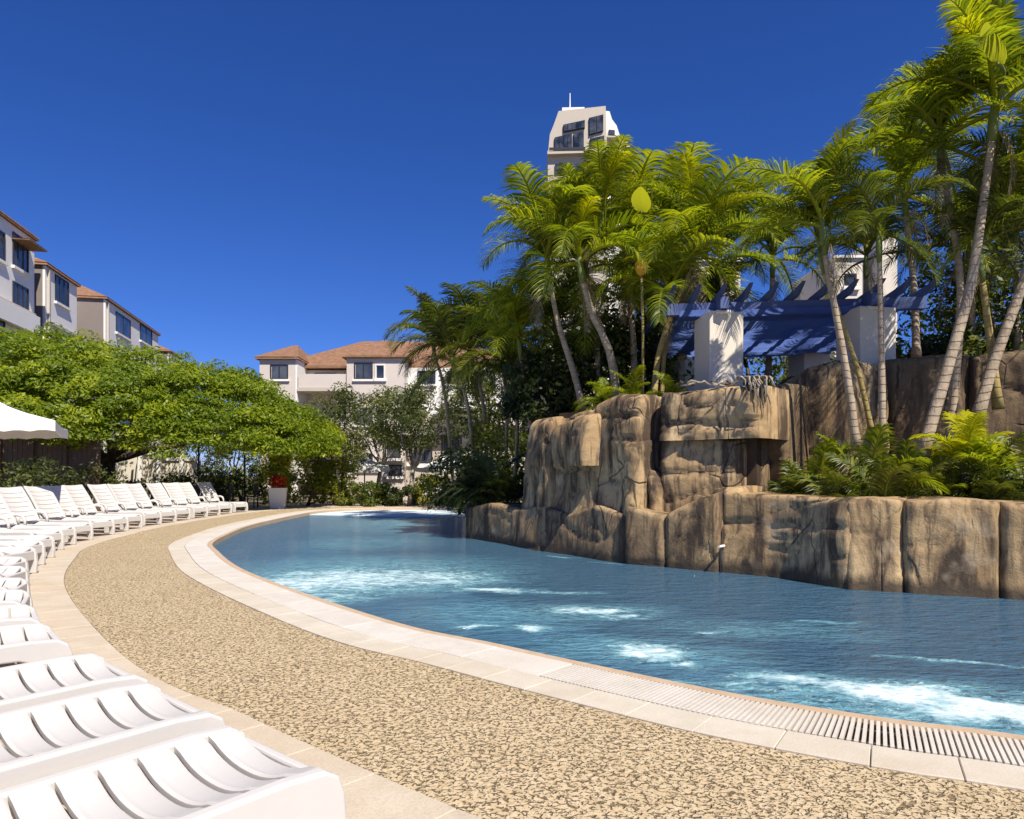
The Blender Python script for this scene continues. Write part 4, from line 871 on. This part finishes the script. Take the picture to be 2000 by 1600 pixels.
quadbox(b1, 'awning', O1, FU, FN, a_of(22)[0], a_of(58)[0], .01, .8, 12.55, 12.62, 'roof')
quadbox(b1, 'balcony_front', O1, FU, FN, a0+.2, a1-.2, .095, .35, 8.4, 9.3, 'white_render')
b2, a0, a1, O2 = block(88, 150, 12.35, 7, 'white apartment block with one large upper window between the tall block and the hipped block', ((107, 133, 535, 588, 2),), rise=1.5)
block(206, 309, 12.75, 9, 'white apartment block with brown hipped roof and side wall toned grey-brown for shade', ((226, 254, 608, 648, 1), (273, 296, 632, 664, 1)), rise=2.4)
block(330, 352, 12.0, 10, 'farthest low apartment roof showing beyond the white block', (), rise=2.2)
link3 = tag(empty('link_wall', FO+FU*5-FN*6), 'grey recessed wall joining the apartment blocks', 'wall')
quadbox(link3, 'wall_panel', FO, FU, FN, a_of(60)[0], a_of(300)[0], -6, -2.4, 0, 11.2, 'taupe_shade_render'); quadbox(link3, 'coping', FO, FU, FN, a_of(60)[0], a_of(300)[0], -6.05, -2.3, 11.203, 11.4, 'white_render')
# brown-roofed building beyond the pool
YB = 48.0; UX = Vector((1, 0, 0)); NY = Vector((0, -1, 0))
cb = tag(empty('hotel_building', Vector((xat(700, YB+4), YB+4, 0))), 'three-storey building with brown tiled roof beyond the pool', 'building')
O = Vector((0, YB, 0)); X = lambda p, d=0: xat(p, YB+d)
zc = lambda y: zat(y, YB)
quadbox(cb, 'bay', O, UX, NY, X(507), X(577), -8, 0, 0, zc(702), 'pink_shade_render'); quadbox(cb, 'bay_side', O, UX, NY, X(577)+.002, X(577)+.12, -2.4, -.0, 0, zc(702), 'white_render')  # front toned as shaded, side panel white as sunlit
quadbox(cb, 'wall', O, UX, NY, X(577)+.13, X(677), -9, -2.2, 0, zc(714), 'pink_shade_render'); quadbox(cb, 'bay', O, UX, NY, X(677)+.002, X(790), -8, 0, 0, zc(700), 'pink_shade_render'); quadbox(cb, 'wall', O, UX, NY, X(790)+.004, X(1030), -9, -1.5, 0, zc(712), 'white_render')
hip_roof(cb, O, UX, NY, X(507), X(577), -8, 0, zc(702)+.004, 1.5, .25); hip_roof(cb, O, UX, NY, X(520), X(1030), -12, -2.0, zc(712)+.01, 2.7, .3); hip_roof(cb, O, UX, NY, X(677), X(790), -7, 0, zc(700)+.006, 1.7, .25)
for k in range(3):
    dz = -3.05*k
    win(cb, O, UX, NY, X(528), X(563), zc(741)+dz, zc(712)+dz, 1); win(cb, O, UX, NY, X(692), X(728), zc(741)+dz, zc(708)+dz, 1); win(cb, O, UX, NY, X(733), X(752), zc(741)+dz, zc(712)+dz, 0, 'white_render')
    O2b = Vector((0, YB+2.2, 0)); win(cb, O2b, UX, NY, X(597), X(640), zc(756)+dz, zc(720)+dz, 1); win(cb, O2b, UX, NY, X(650), X(672), zc(750)+dz, zc(722)+dz, 0, 'white_render')
    O2c = Vector((0, YB+1.5, 0))
    for q in (810, 870, 930, 985): win(cb, O2c, UX, NY, X(q), X(q+36), zc(745)+dz, zc(718)+dz, 1)
    quadbox(cb, 'balcony_slab', O, UX, NY, X(577)+.15, X(677)-.01, -2.19, .1, zc(757)+dz-.25, zc(757)+dz, 'cream_render')
for k in range(2): quadbox(cb, 'balcony_rail', O, UX, NY, X(577)+.2, X(677)-.05, -.05, .05, zc(757)-3.05*k+.002, zc(757)-3.05*k+.9, 'pink_shade_render')
# small white-roofed villa behind the far hedge
YV = 36.0; vb = tag(empty('garden_villa', Vector((xat(850, YV+3), YV+3, 0))), 'low grey villa with flat white roof slab behind the far hedge', 'building'); OV = Vector((0, YV, 0)); XV = lambda p: xat(p, YV); zv = lambda y: zat(y, YV)
quadbox(vb, 'wall', OV, UX, NY, XV(738), XV(790), -5, 0, 0, zv(850), 'pink_shade_render'); quadbox(vb, 'wall', OV, UX, NY, XV(790)+.002, XV(1090), -6, -.6, 0, zv(806), 'cream_render')
quadbox(vb, 'roof_slab', OV, UX, NY, XV(852), XV(962), -6.2, .8, zv(800), zv(784), 'white_render'); quadbox(vb, 'roof_slab', OV, UX, NY, XV(1036), XV(1108), -6.2, .8, zv(802), zv(788), 'white_render')
quadbox(vb, 'roof_slab', OV, UX, NY, XV(730), XV(850), -5.2, .3, zv(850)+.004, zv(845), 'white_render')
win(vb, OV, UX, NY, XV(752), XV(783), zv(895), zv(868), 1); OV2 = Vector((0, YV+.6, 0)); win(vb, OV2, UX, NY, XV(796), XV(842), zv(905), zv(856), 2); win(vb, OV2, UX, NY, XV(860), XV(900), zv(905), zv(850), 1); win(vb, OV2, UX, NY, XV(925), XV(950), zv(860), zv(825), 1)
win(vb, OV, UX, NY, XV(760), XV(785), zv(930), zv(908), 0)
# pale blocks showing above the pergola
YW = 27.0; wb = tag(empty('pale_tower_block', Vector((xat(1405, YW+2), YW+2, 0))), 'cream stair tower with one dark opening above the left column', 'building'); OW = Vector((0, YW, 0)); XW = lambda p: xat(p, YW)
quadbox(wb, 'wall', OW, UX, NY, XW(1366), XW(1446), -4, 0, 0, zat(512, YW), 'column_render'); quadbox(wb, 'wall', OW, UX, NY, XW(1320), XW(1366)-.002, -4, -.5, 0, zat(575, YW), 'column_render'); win(wb, OW, UX, NY, XW(1390), XW(1432), zat(550, YW), zat(524, YW), 0)
quadbox(wb, 'parapet', OW, UX, NY, XW(1360), XW(1450), -4.1, .12, zat(512, YW)+.003, zat(505, YW), 'white_render')
wc = tag(empty('pale_gable_block', Vector((xat(1690, 26), 27, 0))), 'cream flat-topped block behind the right column and rafters', 'building'); OW = Vector((0, 26, 0))
quadbox(wc, 'wall', OW, UX, NY, xat(1630, 26), xat(1700, 26), -4, 0, 0, zat(505, 26), 'column_render'); quadbox(wc, 'wall', OW, UX, NY, xat(1700, 26)+.002, xat(1738, 26), -4, .5, 0, zat(470, 26), 'column_render'); quadbox(wc, 'parapet', OW, UX, NY, xat(1626, 26), xat(1700, 26)-.01, -4.1, .1, zat(505, 26)+.003, zat(500, 26), 'white_render'); win(wc, OW, UX, NY, xat(1650, 26), xat(1672, 26), zat(560, 26), zat(535, 26), 0)
# white tower on the skyline
YT = 150.0
tw = tag(empty('skyline_tower', Vector((xat(1140, YT+8), YT+8, 0))), 'tall cream high-rise with stepped sloping top and thin mast', 'building')
def tprism(name, poly, y0, y1, mat, par):
    n = len(poly); v = [Vector((xat(p, YT), YT+y0, zat(q, YT))) for p, q in poly]+[Vector((xat(p, YT), YT+y1, zat(q, YT))) for p, q in poly]
    o = obj(name, v, [tuple(range(n)), tuple(range(n, 2*n))[::-1]]+[(i, n+i, n+(i+1) % n, (i+1) % n) for i in range(n)], M[mat], par)
    bm = bmesh.new(); bm.from_mesh(o.data); bmesh.ops.recalc_face_normals(bm, faces=bm.faces); bm.to_mesh(o.data); bm.free(); return o
tprism('main_slab', [(1070, 941), (1070, 303), (1074, 262), (1081, 245), (1091, 217), (1183, 207), (1186, 300), (1186, 941)], 0, 14, 'cream_render', tw)
tprism('side_wing', [(1186.2, 941), (1184, 207), (1193, 208), (1198, 224), (1207, 236), (1214, 258), (1214, 941)], 2, 15, 'white_render', tw)
tprism('round_wing', [(1214.2, 941), (1214.2, 262), (1224, 262), (1232, 266), (1236, 276), (1237, 300), (1238, 941)], 3, 14, 'cream_render', tw)
tprism('roof_house', [(1099, 216.5), (1099, 203), (1143, 202), (1143, 211.5)], 1.5, 10, 'white_render', tw); tprism('mast', [(1115.2, 202), (1115.8, 162), (1117.2, 162), (1117.8, 202)], 4, 4.3, 'white_render', tw)
tprism('parapet', [(1068.5, 306), (1068.5, 300), (1187, 296), (1187, 302)], -1.2, -.02, 'cream_render', tw)
for (p0, p1, y0, y1, y2, y3, ml) in ((1100, 1142, 245, 236, 252, 260, 4), (1150, 1178, 232, 225, 258, 266, 1), (1083, 1117, 270, 262, 294, 298, 3), (1120, 1140, 262, 258, 290, 293, 1), (1152, 1180, 272, 266, 282, 287, 2)):
    o = tprism('window', [(p0, y3), (p0, y0), (p1, y1), (p1, y2)], -.35, -.02, 'dark_frame', tw)
    for k in range(ml+1):
        t0, t1 = (k+.06)/(ml+1), (k+.94)/(ml+1); f = lambda t, a, b: a+(b-a)*t
        tprism('pane', [(f(t0, p0, p1), f(t0, y3, y2)-1), (f(t0, p0, p1), f(t0, y0, y1)+1), (f(t1, p0, p1), f(t1, y0, y1)+1), (f(t1, p0, p1), f(t1, y3, y2)-1)], -.5, -.36, 'glass', o)
for (p0, p1, y) in ((1084, 1142, 322), (1150, 1182, 322), (1084, 1142, 360), (1150, 1182, 360)): o = tprism('window', [(p0, y+18), (p0, y), (p1, y-1), (p1, y+17)], -.35, -.02, 'glass', tw)
for (p0, p1, y) in ((1191, 1203, 246), (1190, 1210, 276), (1218, 1234, 282), (1190, 1210, 306), (1218, 1235, 312)): tprism('window', [(p0, y+14), (p0, y), (p1, y+1), (p1, y+15)], 1.6, 1.98, 'glass', tw)
for (p0, p1, y) in ((1186, 1214, 264), (1186, 1214, 294), (1214, 1239, 300), (1186, 1214, 324), (1214, 1239, 330)): tprism('balcony_slab', [(p0, y+3), (p0, y), (p1, y+1), (p1, y+4)], .2, 2.9, 'cream_render', tw)
for (p0, p1, y) in ((1072, 1142, 299), (1084, 1142, 340)): tprism('balcony_rail', [(p0, y), (p0, y-5), (p1, y-6), (p1, y-1)], -1.35, -1.2, 'dark_frame', tw)
for i in range(9): tprism('roof_railing', [(1145+i*4, 213-i*.4), (1145+i*4, 207-i*.4), (1145.6+i*4, 207-i*.4), (1145.6+i*4, 213-i*.4)], 1, 1.3, 'dark_frame', tw)

# ------------------------------------------------------------------ terrace furniture and garden structures at the left
def umbrella(cx, cy, half, z0, z1, rz, label, pole=True, val=.22, tilt=0):
    root = tag(empty('parasol', (cx, cy, 0)), label, 'parasol'); Mx = Matrix.Translation((cx, cy, 0)) @ Matrix.Rotation(rz, 4, 'Z'); V = []; F = []; n = 10
    cor = [Vector((half, half, z0)), Vector((-half, half, z0)), Vector((-half, -half, z0)), Vector((half, -half, z0))]; ap = Vector((0, 0, z1))
    for q in range(4):
        a, b = cor[q], cor[(q+1) % 4]; base = len(V)
        for i in range(n+1):
            t = i/n
            for j in range(n+1): u = j/n; p = ap.lerp(a, t).lerp(ap.lerp(b, t), u); p.z -= .10*math.sin(math.pi*t)*1.0+.05*t*math.sin(math.pi*u); V.append(Mx @ p)
        for i in range(n):
            for j in range(n): k = base+i*(n+1)+j; F.append((k, k+1, k+n+2, k+n+1))
    obj('canopy', V, F, M['fabric_white'], root, True)
    for q in range(4):
        a, b = cor[q], cor[(q+1) % 4]; V = []; F = []
        for j in range(25):
            u = j/24; p = a.lerp(b, u); p.z -= .05*math.sin(math.pi*u)+.004; sc = .03*abs(math.sin(u*math.pi*8)); V += [Mx @ p, Mx @ (p*1.0-Vector((0, 0, val-sc)))]
        for j in range(24): F.append((2*j, 2*j+2, 2*j+3, 2*j+1))
        o = obj('valance', V, F, M['fabric_white'], root); sm_ = o.modifiers.new('s', 'SOLIDIFY'); sm_.thickness = .008
    for q in range(4): MB().tube([Mx @ (ap-Vector((0, 0, .15))), Mx @ (cor[q]-Vector((0, 0, .06)))], .014, 5).build('rib', M['dark_metal'], root)
    MB().tube([Mx @ Vector((0, 0, .06)), Mx @ (ap+Vector((0, 0, .05)))], .03, 8).build('pole', M['timber'], root); MB().tube([Mx @ Vector((0, 0, 0)), Mx @ Vector((0, 0, .07))], [.32, .28], 16).build('base', M['dark_metal'], root)
uc = at(-62, 843, 15.5)
umbrella(uc.x, 15.5, 1.72, zat(826, 15.5), zat(752, 15.5), R(28), 'large cream parasol with a scalloped valance beside the loungers')
umbrella(xat(712, 33.5), 33.5, 1.1, zat(912, 33.5), zat(888, 33.5), R(12), 'small white parasol behind the far hedge before the grey villa'); umbrella(xat(868, 33.5), 33.5, 1.05, zat(912, 33.5), zat(888, 33.5), R(30), 'small white parasol by the hedge close to the dark palms')
# timber screen behind the umbrella
scr = tag(empty('timber_screen', (xat(70, 24.0), 24.0, 0)), 'dark timber screen with posts behind the cream parasol', 'screen'); OS = Vector((0, 24.0, 0))
for i in range(33): quadbox(scr, 'board', OS, UX, NY, xat(-130, 24.0)+i*.166, xat(-130, 24.0)+i*.166+.155, -.03, random.uniform(-.004, .006), .05, 2.5+random.uniform(-.01, .01), 'timber')
for i in range(6): quadbox(scr, 'post', OS, UX, NY, xat(-130, 24.0)+i*1.1, xat(-130, 24.0)+i*1.1+.11, .012, .10, 0, 2.9, 'timber')
quadbox(scr, 'top_rail', OS, UX, NY, xat(-132, 24.0), xat(190, 24.0), .008, .12, 2.92, 3.03, 'timber')
# beige garden walls with white posts
gw = tag(empty('garden_wall', (xat(310, 33.0), 33.0, 0)), 'beige rendered garden wall with white posts under the shade tree', 'wall'); OG = Vector((0, 33.0, 0)); XG = lambda p: xat(p, 33.0); zg = lambda y: zat(y, 33.0)
quadbox(gw, 'wall_panel', OG, UX, NY, XG(226), XG(268), -.6, 0, 0, zg(892), 'column_render'); quadbox(gw, 'wall_panel', OG, UX, NY, XG(268)+.002, XG(306), -.6, -.2, 0, zg(888), 'column_render'); quadbox(gw, 'wall_panel', OG, UX, NY, XG(306)+.004, XG(372), -.6, -.1, 0, zg(900), 'column_render')
quadbox(gw, 'cap', OG, UX, NY, XG(264), XG(308), -.65, -.12, zg(888)+.003, zg(883), 'white_render'); quadbox(gw, 'cap', OG, UX, NY, XG(308)+.01, XG(380), -.65, -.02, zg(900)+.003, zg(893), 'white_render')
for p, t in ((272, 876), (308, 862), (354, 862)): quadbox(gw, 'post', OG, UX, NY, XG(p), XG(p+8), .01, .16, 0, zg(t), 'white_render')
# dining set in the shade
def chair(x, y, rz, label):
    root = tag(empty('terrace_chair', (x, y, 0), rz), label, 'chair', 'dark chairs on the shaded terrace')
    MB().box(-.22, .22, -.22, .22, .43, .46).build('seat', M['dark_metal'], root, False, True); MB().box(-.21, .21, .20, .23, .56, .92).build('backrest', M['dark_metal'], root, False, True)
    for sx in (-1, 1):
        for sy in (-1, 1): MB().box(sx*.2-.018, sx*.2+.018, sy*.2-.018, sy*.2+.018, 0, .43 if sy < 0 else .57).build('leg', M['dark_metal'], root, False, True)
def table(x, y, label):
    root = tag(empty('terrace_table', (x, y, 0)), label, 'table'); MB().tube([(0, 0, .72), (0, 0, .75)], .42, 18).build('tabletop', M['dark_metal'], root, False, True); MB().tube([(0, 0, .02), (0, 0, .72)], .035, 8).build('pedestal', M['dark_metal'], root, False, True); MB().tube([(0, 0, 0), (0, 0, .03)], [.26, .22], 14).build('base', M['dark_metal'], root, False, True)
tx, ty = xat(455, 28.2), 28.2
table(tx, ty, 'round dark table on the shaded terrace beside the white planter'); table(xat(405, 27.6), 27.6, 'round dark table on the shaded terrace behind the last lounger')
for cx, cy, rz, lb in ((tx-.7, ty, R(90), 'dark chair drawn up to the table beside the white planter'), (tx+.7, ty, R(-90), 'dark chair between its table and the white planter'), (xat(405, 27.6)+.7, 27.6, R(-90), 'dark chair between the two round tables'), (xat(405, 27.6)-.1, 26.9, R(180), 'dark chair before the table behind the last lounger')): chair(cx, cy, rz, lb)
for p, lb in ((478, 'thin dark lamp post beside the terrace tables'), (388, 'thin dark lamp post beside the beige wall')):
    y = 29.5; root = tag(empty('lamp_post', (xat(p, y), y, 0)), lb, 'lamp post'); MB().tube([(0, 0, 0), (0, 0, 2.6)], .04, 8).build('post', M['dark_metal'], root, False, True); MB().tube([(0, 0, 2.6), (0, 0, 2.7), (0, 0, 2.85), (0, 0, 2.9)], [.06, .13, .10, .03], 10).build('lantern', M['dark_metal'], root, False, True)
# white planter with red-leaved plant
pw = G(538, 994); pr = tag(empty('white_planter', pw), 'tapered white square planter standing at the pool end', 'planter')
zt = .80; Mx = Matrix.Translation((pw.x, pw.y+.3, 0)) @ Matrix.Rotation(R(14), 4, 'Z')
v = [Mx @ Vector(p) for p in ((-.27,-.27,0),(.27,-.27,0),(.27,.27,0),(-.27,.27,0),(-.34,-.34,zt),(.34,-.34,zt),(.34,.34,zt),(-.34,.34,zt),(-.28,-.28,zt),(.28,-.28,zt),(.28,.28,zt),(-.28,.28,zt),(-.28,-.28,zt-.1),(.28,-.28,zt-.1),(.28,.28,zt-.1),(-.28,.28,zt-.1))]
bevel(obj('pot', v, [(3,2,1,0),(0,1,5,4),(1,2,6,5),(2,3,7,6),(3,0,4,7),(4,5,9,8),(5,6,10,9),(6,7,11,10),(7,4,8,11),(8,9,13,12),(9,10,14,13),(10,11,15,14),(11,8,12,15)], M['planter_white'], pr), .015)
obj('soil', [v[12]+Vector((0,0,.05)), v[13]+Vector((0,0,.05)), v[14]+Vector((0,0,.05)), v[15]+Vector((0,0,.05))], [(0,1,2,3)], M['soil'], pr)
pc = Vector((pw.x, pw.y+.3, zt-.05)); pp = tag(empty('red_plant', pc), 'bushy plant with red lower leaves and green top in the white planter', 'potted plant')
crown('red_foliage', [pc+Vector((random.uniform(-.22, .22), random.uniform(-.22, .22), random.uniform(.12, .5))) for _ in range(16)], [.16]*16, 60, .06, 'red_leaf', pp, 1, 0, .9)
crown('green_foliage', [pc+Vector((random.uniform(-.4, .4), random.uniform(-.4, .4), random.uniform(.55, 1.25))) for _ in range(22)], [.2]*22, 60, .07, 'yellow_shrub', pp, 1, 0, .9)

# undergrowth on top of the rock wall
for i, (px, Y, w, h, mt, lb) in enumerate(((1075, 15.2, 2.0, 1.5, 'dark_leaf', 'dark undergrowth on the rock top left of the thicket'), (1130, 16.0, 2.4, 2.2, 'shrub_leaf', 'green undergrowth behind the left-leaning palms'), (1200, 16.0, 2.6, 2.6, 'dark_leaf', 'dark undergrowth behind the stout leaning palm'),
    (1265, 16.5, 2.6, 2.8, 'shrub_leaf', 'leafy undergrowth behind the orange-headed pole'), (1330, 17.0, 2.4, 2.6, 'dark_leaf', 'dark undergrowth left of the pergola'), (1450, 20.0, 3.4, 3.6, 'shrub_leaf', 'leafy shrub showing above the shade cloth'), (1560, 20.5, 3.4, 3.4, 'dark_leaf', 'dark shrub behind the rafters'), (1790, 15.5, 2.2, 1.9, 'shrub_leaf', 'leafy shrub right of the right column'), (1880, 14.8, 2.2, 1.7, 'dark_leaf', 'dark shrub above the stained rock face'), (1965, 14.2, 2.4, 2.0, 'shrub_leaf', 'green shrub above the stained rock at the right end'))):
    bush(px, 0, Y, w, h, mt, lb, 34, 80, .08, base_z=2.42)
bush(915, 0, 22.5, 2.4, 2.2, 'shrub_leaf', 'dark bush at the foot of the pale palm trunks', 40, 80, .08); bush(985, 0, 21, 2.6, 2.8, 'shrub_leaf', 'tall leafy bush behind the left end of the rock', 40, 80, .08)

# garden trees farther back behind the terrace, closing the view under the shade tree
for px, Y, h, cw, mt, lb in ((-40, 40, 4.6, 6, 'dark_leaf', 'dark far tree behind the timber screen'), (60, 44, 4.6, 6, 'shrub_leaf', 'leafy far tree seen under the left side of the shade tree'), (170, 46, 4.4, 6, 'dark_leaf', 'dark far tree behind the trunk of the shade tree'), (300, 48, 4.4, 6.5, 'shrub_leaf', 'leafy far tree behind the beige garden wall'), (390, 46, 4.4, 6, 'dark_leaf', 'dark far tree behind the terrace tables'), (460, 44, 4.6, 5.5, 'shrub_leaf', 'leafy far tree between the tables and the brown-roofed building')):
    tree(px, Y, h, cw, mt, 'bark', lb, 0, .06, 60, 80, .10)
